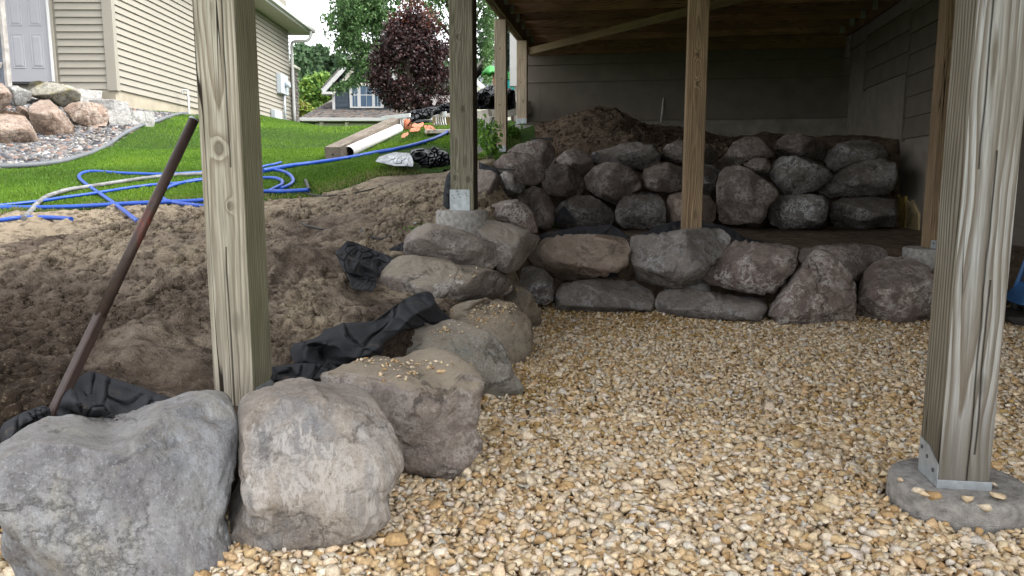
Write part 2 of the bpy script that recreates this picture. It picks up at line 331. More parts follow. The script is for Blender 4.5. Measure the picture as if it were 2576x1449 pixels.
def H(x, y, detail=True):
    x = np.asarray(x, float); y = np.asarray(y, float)
    t = tps(x, y)
    # soil heap under the deck
    t = t+.34*np.exp(-(((x-1.15)/.62)**2+((y-9.9)/.5)**2))+.10*np.exp(-(((x-2.1)/.9)**2+((y-10.3)/.5)**2))
    if detail:
        q = xy3(x, y)
        rough = np.clip(1-(y-5.6)/1.0, .12, 1)*np.ones_like(x); rough = np.where((x > .0) & (y > 5.5), .9, rough)
        r1 = 1-2*np.abs(fbm(q*3.4, 4, 15)); t = t+rough*(.065*fbm(q*1.3, 3, 5)+.05*fbm(q*5, 4, 9)+.03*np.clip(r1-.3, 0, 1)+.032*fbm(q*15, 4, 19)*sstep((fbm(q*1.1, 2, 25)+.3)/.5))
        # tread marks of a tracked machine
        u = (x+1.9); v = (y-(3.75+.12*(x+1.9))); band = np.exp(-(v/.17)**2)*sstep((-.75-x)/.4)*sstep((x+4)/.3)
        t = t-.07*band+.055*band*(np.abs(np.mod(u*8.5+v*1.5, 1)-.5) < .2)*((np.abs(v-.09) < .045) | (np.abs(v+.06) < .06))
    dt = poly_dist(x, y, PT); k = sstep((dt+.0)/.28); low = .47+(.02*fbm(xy3(x, y)*3, 3, 3) if detail else 0)
    t = low*(1-k)+t*k
    dg = poly_dist(x, y, PG); k = sstep((dg+.02)/.24); t = -.02*(1-k)+t*k
    return t
def ground_at(px, py, s0=1.2, s1=60, lift=0):
    r = ray(px, py); s = s0*np.exp(np.linspace(0, 1, 500)*math.log(s1/s0)); P = CAM+r*s[:, None]
    f = P[:, 2]-H(P[:, 0], P[:, 1], False)-lift; i = np.argmax(f < 0)
    if f[i] >= 0: i = len(f)-1; return CAM+r*s[np.argmin(f/s)]
    a, b = s[max(i-1, 0)], s[i]; fa, fb = f[max(i-1, 0)], f[i]; t = a+(b-a)*(fa/(fa-fb+1e-12)) if fa != fb else a
    return CAM+r*t
def gpath(pts, lift=0): return np.array([ground_at(x, y, lift=lift) for x, y in pts])
c1 = lambda P: [(x*.3968, y*.3968) for x, y in P]                 # crop readers: photograph -> 2576 wide frame
cA = lambda P: [(830.6+.3527*x, 319.4+.3527*y) for x, y in P]
cB = lambda P: [(1597.2+.3527*x, 319.4+.3527*y) for x, y in P]
cC = lambda P: [(.4712*x, 862.5+.4712*y) for x, y in P]
cD = lambda P: [(.2204*x, 127.8+.2204*y) for x, y in P]
cE = lambda P: [(638.9+.3086*x, .3086*y) for x, y in P]
cG = lambda P: [(638.9+.2645*x, 543.1+.2645*y) for x, y in P]
cH = lambda P: [(926.4+.1499*x, 242.8+.1499*y) for x, y in P]

# region polygons in plan
edge_px = [(-40, 548), (60, 545), (170, 532), (300, 522), (420, 517), (520, 514), (660, 502), (780, 492), (880, 470), (950, 447), (1050, 440), (1110, 436), (1160, 420), (1215, 402)]
LE = gpath(edge_px)[:, :2]
rb_px = [(-40, 427), (50, 425), (110, 420), (170, 410), (230, 391), (270, 372), (300, 350), (345, 325), (400, 308), (425, 298), (470, 289)]
RB = gpath(rb_px)[:, :2]
rock_bed_poly = list(map(tuple, RB))+[(-6.6, 16.5), (-7.65, 14.3), (-14, 14.3), (-14, RB[0][1])]
lawn_poly = [(-14, LE[0][1])]+list(map(tuple, LE))+[(.3, 8.2), (.3, 12), (6, 13), (40, 40), (-40, 60), (-40, LE[0][1])]

m, n, b = newmat('dirt', .95, .15); M_DIRT = m
v = mapc(n, world=True); a = noise(n, v, .9, 8, .68, .3); f = noise(n, v, 14, 6, .7); g = noise(n, v, 70, 3, .7)
sp = N(n, 'ShaderNodeSeparateXYZ'); n.links.new(v, sp.inputs[0]); a = math_(n, 'ADD', a, math_(n, 'MULTIPLY', math_(n, 'SUBTRACT', math_(n, 'MINIMUM', sp.outputs[1], 5.6), 3.95), .085))
c = ramp(n, a, [(.34, (.06, .042, .03)), (.43, (.155, .118, .09)), (.50, (.27, .215, .165)), (.60, (.46, .375, .27))])
c = mix(n, math_(n, 'MULTIPLY', ramp(n, f, [(.36, 1.), (.52, 0.)]), .75), c, (.05, .034, .024))
c = mix(n, math_(n, 'MULTIPLY', ramp(n, g, [(.56, 0.), (.7, 1.)]), .5), c, (.36, .29, .20))
n.links.new(c, b.inputs['Base Color']); bump(n, b, math_(n, 'ADD', math_(n, 'MULTIPLY', f, 1.6), math_(n, 'MULTIPLY', g, .7)), 1., .05)
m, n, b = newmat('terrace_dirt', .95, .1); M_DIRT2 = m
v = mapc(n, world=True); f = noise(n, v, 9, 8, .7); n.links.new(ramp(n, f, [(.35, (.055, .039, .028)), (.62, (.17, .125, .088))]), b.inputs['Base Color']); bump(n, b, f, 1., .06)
m, n, b = newmat('lawn_soil', .95, .1); M_LAWN = m
v = mapc(n, world=True); f = noise(n, v, 1.2, 5); f2 = noise(n, v, 45, 4, .7)
n.links.new(mix(n, ramp(n, f2, [(.35, 0.), (.65, 1.)]), (.02, .04, .01), mix(n, f, (.045, .10, .015), (.065, .12, .018))), b.inputs['Base Color']); bump(n, b, f2, 1., .04)
m, n, b = newmat('gravel_fines', .95, .1); M_FINES = m
v = mapc(n, world=True); f = noise(n, v, 60, 5, .7); n.links.new(ramp(n, f, [(.35, (.30, .20, .09)), (.65, (.60, .45, .26))]), b.inputs['Base Color']); bump(n, b, f, 1., .02)
m, n, b = newmat('rock_bed_soil', .95, .1); M_BED = m
v = mapc(n, world=True); f = noise(n, v, 40, 5, .7); n.links.new(ramp(n, f, [(.35, (.05, .045, .045)), (.65, (.30, .27, .25))]), b.inputs['Base Color']); bump(n, b, f, 1., .03)

def patch(name, x0, x1, y0, y1, st, keep, mat, detail=True):
    xs = np.arange(x0, x1+st/2, st); ys = np.arange(y0, y1+st/2, st); X, Y = np.meshgrid(xs, ys)
    Z = H(X, Y, detail)
    idx = np.arange(X.size).reshape(X.shape); q = np.stack([idx[:-1, :-1], idx[:-1, 1:], idx[1:, 1:], idx[1:, :-1]], -1).reshape(-1, 4)
    cx = X.ravel()[q].mean(1); cy = Y.ravel()[q].mean(1); q = q[keep(cx, cy)]
    u, inv = np.unique(q, return_inverse=True); V = np.c_[X.ravel()[u], Y.ravel()[u], Z.ravel()[u]]
    o = mesh(name, V, inv.reshape(q.shape), mat, smooth=True); tag(o, kind='structure'); return o
inl = lambda x, y: poly_in(x, y, lawn_poly); inr = lambda x, y: poly_in(x, y, rock_bed_poly)
ing = lambda x, y: poly_dist(x, y, PG) < -.03
patch('dirt_ground', -4.6, .62, 1.3, 8.3, .014, lambda x, y: ~inl(x, y) & ~ing(x, y) & ~(poly_in(x, y, PT)) & ~((x > .3) & (y > 5.9)), M_DIRT)
patch('terrace_ground', .0, 5.2, 5.2, 13.0, .03, lambda x, y: ~ing(x, y) & ((x > .3) & (y > 5.9) | poly_in(x, y, PT)) & ~((x <= .62) & (y <= 8.3) & ~poly_in(x, y, PT) & ~(x > .3)), M_DIRT2)
patch('lawn', -14, 8, 4.8, 30, .1, lambda x, y: inl(x, y) & ~inr(x, y) & ~((x < -7.65) & (y > 14.3)), M_LAWN)
patch('rock_bed', -14, -2, 7.5, 17, .1, inr, M_BED)
patch('gravel_ground', -2.4, 5.2, .6, 5.9, .04, lambda x, y: poly_dist(x, y, PG) < .03, M_FINES)
# land beyond, in one coarse sheet that reaches the horizon, a little below the fine ones
gx = np.r_[-240, -160, -100, -70, np.arange(-50, 51, 2.), 70, 100, 160, 240]; gy = np.r_[-60, -30, -15, np.arange(-8, 62, 2.), 80, 110, 160, 240]
X, Y = np.meshgrid(gx, gy); Z = H(X, Y, False); near = (X > -15) & (X < 9) & (Y > 0) & (Y < 32)
Z = np.where(near, Z-.6, Z-.06); idx = np.arange(X.size).reshape(X.shape)
q = np.stack([idx[:-1, :-1], idx[:-1, 1:], idx[1:, 1:], idx[1:, :-1]], -1).reshape(-1, 4)
tag(mesh('ground', np.c_[X.ravel(), Y.ravel(), Z.ravel()], q, M_LAWN, smooth=True), kind='structure')

# ------------------------------------------------------------------ stones
def ico(sub):
    bm = bmesh.new(); bmesh.ops.create_icosphere(bm, subdivisions=sub, radius=1); bm.verts.ensure_lookup_table()
    V = np.array([v.co[:] for v in bm.verts]); Fc = np.array([[v.index for v in f.verts] for f in bm.faces]); bm.free(); return V, Fc
I1, I2 = ico(1), ico(2)
def chip(V, k, lo=.45, hi=.8, r=None):
    r = r or rng; V = V.copy()
    for _ in range(k):
        nrm = r.normal(size=3); nrm /= np.linalg.norm(nrm); h = r.uniform(lo, hi); d = V@nrm-h; mk = d > 0; V[mk] -= nrm*d[mk, None]
    return V
def rotm(n, tilt, r):
    """random yaw, then a tilt of about `tilt` radians: n matrices"""
    a = r.uniform(0, 2*np.pi, n); t = r.normal(0, tilt, n); ax = r.uniform(0, 2*np.pi, n)
    ca, sa = np.cos(a), np.sin(a); Z = np.zeros(n); O = np.ones(n)
    A = np.stack([np.stack([ca, -sa, Z], -1), np.stack([sa, ca, Z], -1), np.stack([Z, Z, O], -1)], 1)
    kx, ky = np.cos(ax), np.sin(ax); c, s = np.cos(t), np.sin(t); C = 1-c
    B = np.stack([np.stack([c+kx*kx*C, kx*ky*C, ky*s], -1), np.stack([kx*ky*C, c+ky*ky*C, -kx*s], -1), np.stack([-ky*s, kx*s, c], -1)], 1)
    return B@A
def scatter(protos, P, size, tilt, cols, r, sq=(1, .78, .5)):
    Vs, Fs, Cs, off = [], [], [], 0; pid = r.integers(0, len(protos), len(P)); Rm = rotm(len(P), tilt, r)
    sc3 = size[:, None]*np.array(sq)*r.uniform(.8, 1.25, (len(P), 3))
    for k, (V, Fc) in enumerate(protos):
        i = np.where(pid == k)[0]
        if not len(i): continue
        W = np.einsum('nij,nvj->nvi', Rm[i], V[None]*sc3[i][:, None])+P[i][:, None]
        Vs.append(W.reshape(-1, 3)); Fs.append((Fc[None]+(np.arange(len(i))*len(V))[:, None, None]+off).reshape(-1, 3))
        Cs.append(np.repeat(cols[i], len(V), 0)); off += len(i)*len(V)
    return np.concatenate(Vs), np.concatenate(Fs), np.concatenate(Cs)
def pick(pal, wts, n, r, jit=.09):
    c = np.array(pal)[r.choice(len(pal), n, p=np.array(wts)/sum(wts))]; return np.clip(c*(1+r.normal(0, jit, (n, 1)))*(1+r.normal(0, .012, (n, 3))), .01, .9)
PALG = [(.74, .62, .46), (.68, .535, .355), (.58, .415, .235), (.48, .32, .16), (.67, .60, .50), (.56, .51, .44), (.78, .69, .55)]
WG = [28, 30, 22, 9, 6, 3, 5]
ICO0 = ico(1)
def shard(k):
    P = rng.normal(size=(k, 3)); P /= np.linalg.norm(P, axis=1)[:, None]; P *= rng.uniform(.75, 1.15, (k, 1)); bm = bmesh.new()
    for p in P: bm.verts.new(p)
    r_ = bmesh.ops.convex_hull(bm, input=bm.verts[:]); bmesh.ops.triangulate(bm, faces=bm.faces[:]); bm.verts.ensure_lookup_table(); bm.verts.index_update()
    V = np.array([v.co[:] for v in bm.verts]); Fc = np.array([[v.index for v in f.verts] for f in bm.faces]); bm.free(); return V*rng.uniform(.8, 1.25, 3)*1.15, Fc
protoN = [shard(rng.integers(10, 17)) for _ in range(40)]
protoF = [shard(rng.integers(8, 12)) for _ in range(24)]
def gravel_pts(y0, y1, step, layers):
    out = []
    for L in range(layers):
        xs = np.arange(-2.2, 5.1, step); ys = np.arange(y0, y1, step); X, Y = np.meshgrid(xs, ys)
        X = (X+rng.uniform(-.48, .48, X.shape)*step).ravel(); Y = (Y+rng.uniform(-.48, .48, Y.shape)*step).ravel()
        k = (poly_dist(X, Y, PG) < .05) & (np.abs(X) < Y*.74+.8); X, Y = X[k], Y[k]
        base = .012*fbm(xy3(X, Y)*2.2, 3, 21)+.02*np.clip(1-np.abs(poly_dist(X, Y, PG))/.25, 0, 1)
        out.append(np.c_[X, Y, base+L*.011+rng.uniform(-.008, .008, len(X))])
    return np.concatenate(out)
M_GRAV = m_tint('crushed_limestone', .95, bs=.6, scale=160, spec=.05, grit=120)
Pn = gravel_pts(1.2, 2.9, .0178, 2); Pf = gravel_pts(2.9, 5.95, .0215, 2)
# none inside the concrete pier by the silvered post
def off_pier(P): return P[np.hypot(P[:, 0]-1.315, P[:, 1]-2.09) > .198]
Pn = off_pier(Pn)
def wet(P):    # darker, more ochre stone in patches toward the far end
    return sstep((fbm(xy3(P[:, 0], P[:, 1])*1.1, 3, 33)*.6+.15+(P[:, 1]-3)*.16-np.abs(P[:, 0]-1.0)*.12))
def gcols(P):
    c = pick(PALG, WG, len(P), rng); o = pick([(.46, .31, .13), (.52, .38, .2), (.36, .24, .1)], [2, 2, 1], len(P), rng)
    return np.where((rng.uniform(size=len(P)) < wet(P)*.6)[:, None], o, c)
s1_ = rng.lognormal(0, .28, len(Pn))*.0124; s2_ = rng.lognormal(0, .25, len(Pf))*.0140
A_ = scatter(protoN, Pn, s1_, .5, gcols(Pn), rng, (1, .8, .58)); B_ = scatter(protoF, Pf, s2_, .5, gcols(Pf), rng, (1, .8, .58))
gv = mesh('gravel', np.concatenate([A_[0], B_[0]]), np.concatenate([A_[1], B_[1]+len(A_[0])]), M_GRAV, col=np.concatenate([A_[2], B_[2]]))
tag(gv, 'tan and cream crushed limestone gravel covering the level ground', 'gravel', kind='stuff')

# ------------------------------------------------------------------ boulders
RK = dict(
 f1=m_rock('blue_grey_granite', (.265, .265, .27), (.135, .13, .138), (.48, .52, .57), 2.2, .45, dust=(.27, .245, .21), dustamt=.35, streak=1, patch=(.36, .34, .29), bs=.7),
 f2=m_rock('pink_streaked_gneiss', (.39, .345, .30), (.21, .178, .155), (.62, .58, .55), 5.5, .7, dust=(.36, .31, .26), dustamt=.3, streak=1, patch=(.27, .28, .30), bs=.8),
 f3=m_rock('mauve_gneiss', (.31, .262, .23), (.16, .13, .115), (.62, .56, .52), 5, .7, dust=(.42, .35, .26), dustamt=.85, bs=1.),
 f4=m_rock('green_grey_rock', (.34, .315, .27), (.19, .175, .15), (.55, .57, .54), 3, .5, dust=(.36, .31, .24), dustamt=.7, bs=1., patch=(.30, .33, .32)),
 tan=m_rock('tan_dusty_rock', (.33, .28, .215), (.20, .165, .125), (.5, .45, .38), 3, .3, dust=(.36, .30, .22), dustamt=.8, bs=1.),
 long=m_rock('dusty_veined_rock', (.30, .255, .22), (.15, .118, .105), (.62, .58, .54), 5, .9, dust=(.37, .32, .25), dustamt=.9, bs=1.1),
 pale=m_rock('grey_brown_granite', (.26, .225, .20), (.14, .115, .105), (.52, .49, .46), 6, .55, dust=(.31, .265, .215), dustamt=.75, bs=.8),
 speck=m_rock('speckled_dark_granite', (.20, .178, .165), (.085, .076, .073), (.60, .60, .60), 8, 1., dust=(.22, .19, .155), dustamt=.6, bs=.9, fine=90),
 pink=m_rock('coarse_pink_granite', (.34, .265, .215), (.19, .145, .12), (.58, .50, .44), 8, .45, dust=(.30, .245, .19), dustamt=.6, bs=.8, fine=90),
 slate=m_rock('slate_grey_rock', (.25, .225, .205), (.135, .118, .106), (.50, .50, .50), 5, .6, dust=(.25, .215, .18), dustamt=.5, bs=.8),
 brown=m_rock('brown_veined_granite', (.25, .195, .17), (.135, .102, .09), (.66, .62, .58), 7, 1., dust=(.24, .195, .16), dustamt=.5, bs=.9),
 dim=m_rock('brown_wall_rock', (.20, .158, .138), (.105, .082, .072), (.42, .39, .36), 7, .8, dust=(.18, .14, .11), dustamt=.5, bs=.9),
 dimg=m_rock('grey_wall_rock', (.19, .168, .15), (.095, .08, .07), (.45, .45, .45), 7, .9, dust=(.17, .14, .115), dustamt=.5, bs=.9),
 far1=m_rock('salmon_boulder', (.26, .19, .145), (.13, .09, .07), (.42, .36, .31), 3, .8, dust=(.27, .215, .175), dustamt=.4, bs=.9),
 far2=m_rock('lichen_boulder', (.27, .255, .205), (.13, .125, .10), (.42, .41, .38), 4, .6, dust=(.33, .31, .26), dustamt=.5, bs=.9, patch=(.36, .30, .11)),
 far3=m_rock('grey_striped_boulder', (.28, .28, .265), (.13, .13, .12), (.48, .48, .47), 3, .8, dust=(.31, .30, .28), dustamt=.3, bs=.9, streak=1))
GW = 'boulders stacked in the dry stone retaining walls'
def boulder(poly, d, thick, mat, label, group, seed, nt=72, npz=44, e=.72, rough=1., facets=8, tdir=None, psi=0.):
    P = np.array(poly, float); r = np.random.default_rng(seed)
    x, y = P[:, 0], P[:, 1]; x2, y2 = np.roll(x, -1), np.roll(y, -1); cr = x*y2-x2*y; A = cr.sum()/2
    c = np.array([((x+x2)*cr).sum(), ((y+y2)*cr).sum()])/(6*A)
    rv = ray(*c); C = CAM+rv*d; hz = np.array([rv[0], rv[1], 0])/math.hypot(rv[0], rv[1]); rt0 = np.array([hz[1], -hz[0], 0]); ps = R_(psi)
    Rv = rt0*math.cos(ps)+hz*math.sin(ps); rn = -rt0*math.sin(ps)+hz*math.cos(ps); Uv = np.array([0, 0, 1.])
    S = 16; dense = np.concatenate([P[i]+(P[(i+1) % len(P)]-P[i])*np.linspace(0, 1, S, endpoint=False)[:, None] for i in range(len(P))])
    ab = []
    for q in dense:
        rr = ray(*q); s = (C-CAM)@rn/(rr@rn); X = CAM+rr*s-C; ab.append((X@Rv, X@Uv))
    ab = np.array(ab); th = np.arctan2(ab[:, 1], ab[:, 0]); rad = np.hypot(ab[:, 0], ab[:, 1])
    # radius by angle: the farthest crossing in each direction
    T = np.linspace(-np.pi, np.pi, 361); o = np.argsort(th); rt = np.interp(T, np.r_[th[o]-2*np.pi, th[o], th[o]+2*np.pi], np.tile(rad[o], 3))
    k = np.exp(-np.linspace(-2, 2, 17)**2); k /= k.sum(); rt = np.convolve(np.r_[rt[-9:-1], rt, rt[1:9]], k, 'valid')
    tt = np.linspace(-np.pi, np.pi, nt, endpoint=False); ph = np.linspace(0, np.pi, npz+2)[1:-1]
    planes = []
    for i in range(facets):
        nz = r.uniform(.35, .95)*(1 if i % 3 else -1); a = r.uniform(0, 2*np.pi); nr = math.sqrt(1-nz*nz); planes.append((np.array([nr*math.cos(a), nr*math.sin(a), nz]), r.uniform(*((.76, .92) if d < 3.6 else (.58, .84)))))
    # outline of the photographed stone around its centre, in picture angles
    pa_ = np.arctan2(-(dense[:, 1]-c[1]), dense[:, 0]-c[0]); pr_ = np.hypot(dense[:, 0]-c[0], dense[:, 1]-c[1]); NB = 60
    kb = ((pa_+np.pi)/(2*np.pi)*NB).astype(int) % NB; tgt = np.array([pr_[kb == i].max() if (kb == i).any() else np.nan for i in range(NB)])
    bc = (np.arange(NB)+.5)/NB*2*np.pi-np.pi; ok = ~np.isnan(tgt); tgt = np.interp(bc, bc[ok], tgt[ok], period=2*np.pi); corr = np.ones(NB)
    for it in range(5):
        rr = np.interp(tt, T, rt)*np.interp(tt, bc, corr, period=2*np.pi); rm = rr.mean(); TT, PP = np.meshgrid(tt, ph); RR = np.broadcast_to(rr, TT.shape)
        sn = np.sin(PP)**e; cz = np.sign(np.cos(PP))*np.abs(np.cos(PP))**e
        L = np.stack([RR*np.cos(TT)*sn, RR*np.sin(TT)*sn, cz*thick], -1).reshape(-1, 3)
        L = np.vstack([[0, 0, thick], L, [0, 0, -thick]])          # z toward the viewer
        ext = np.array([np.abs(ab[:, 0]).max(), np.abs(ab[:, 1]).max(), thick]); Q = L/ext
        for nv, h in planes:
            dd = Q@nv-h; dd = .028*np.log1p(np.exp(np.clip(dd/.028, -30, 30))); Q[:, 2] -= dd/nv[2]*.85
        L = Q*ext; nrm = L/ext**2; nrm /= np.linalg.norm(nrm, axis=1)[:, None]
        q = L/rm+seed*3.7
        big = fbm(q*1.1, 3, seed); med = fbm(q*3.2, 4, seed+5); rid = 1-np.abs(fbm(q*2.0, 4, seed+9))*2.4; fin = fbm(q*8, 4, seed+12)
        L = L+nrm*rm*rough*(.06*big+(.05*med+.022*fin if d < 3.6 else .045*med+.016*fin)-.075*np.clip(rid-.72, 0, 1)*1.6)[:, None]
        W = L[:, 0:1]*Rv+L[:, 1:2]*Uv-L[:, 2:3]*rn
        if it == 4: break
        G = W+C-CAM; fz = G[:, 1]*math.cos(PITCH)-G[:, 2]*math.sin(PITCH); uz = G[:, 1]*math.sin(PITCH)+G[:, 2]*math.cos(PITCH); gx_ = CX+F*G[:, 0]/fz-c[0]; gy_ = F*uz/fz-(CY-c[1])
        an_ = np.arctan2(gy_, gx_); ra_ = np.hypot(gx_, gy_); kb = ((an_+np.pi)/(2*np.pi)*NB).astype(int) % NB
        got = np.zeros(NB); np.maximum.at(got, kb, ra_); got = np.where(got > 5, got, tgt); q_ = np.clip(tgt/got, .8, 1.2); kw = 4 if d < 4.6 else 1; ke = np.exp(-(np.arange(-kw, kw+1)/(kw*.6))**2); ke /= ke.sum(); q_ = np.convolve(np.r_[q_[-kw:], q_, q_[:kw]], ke, 'valid'); up_ = sstep((np.sin(bc)+.55)/.5) if d < 3.8 else 1.; corr = np.clip(corr*(1+(q_-1)*up_), .7, 1.4)
    Fc = []
    for i in range(npz-1):
        for j in range(nt):
            a = 1+i*nt+j; b2 = 1+i*nt+(j+1) % nt; Fc.append((a, a+nt, b2+nt, b2))
    n2 = len(L)-1
    Fc += [(0, 1+j, 1+(j+1) % nt) for j in range(nt)]+[(n2, 1+(npz-1)*nt+(j+1) % nt, 1+(npz-1)*nt+j) for j in range(nt)]
    o = mesh('boulder', W, Fc, mat, smooth=True, loc=tuple(C)); tag(o, label, 'boulder', group); return o
GF, GL, GBk, GU = 'large boulders edging the gravel', 'boulders of the low wall behind the gravel', 'boulders of the back wall under the deck', 'boulders in the rock bed beside the beige house'
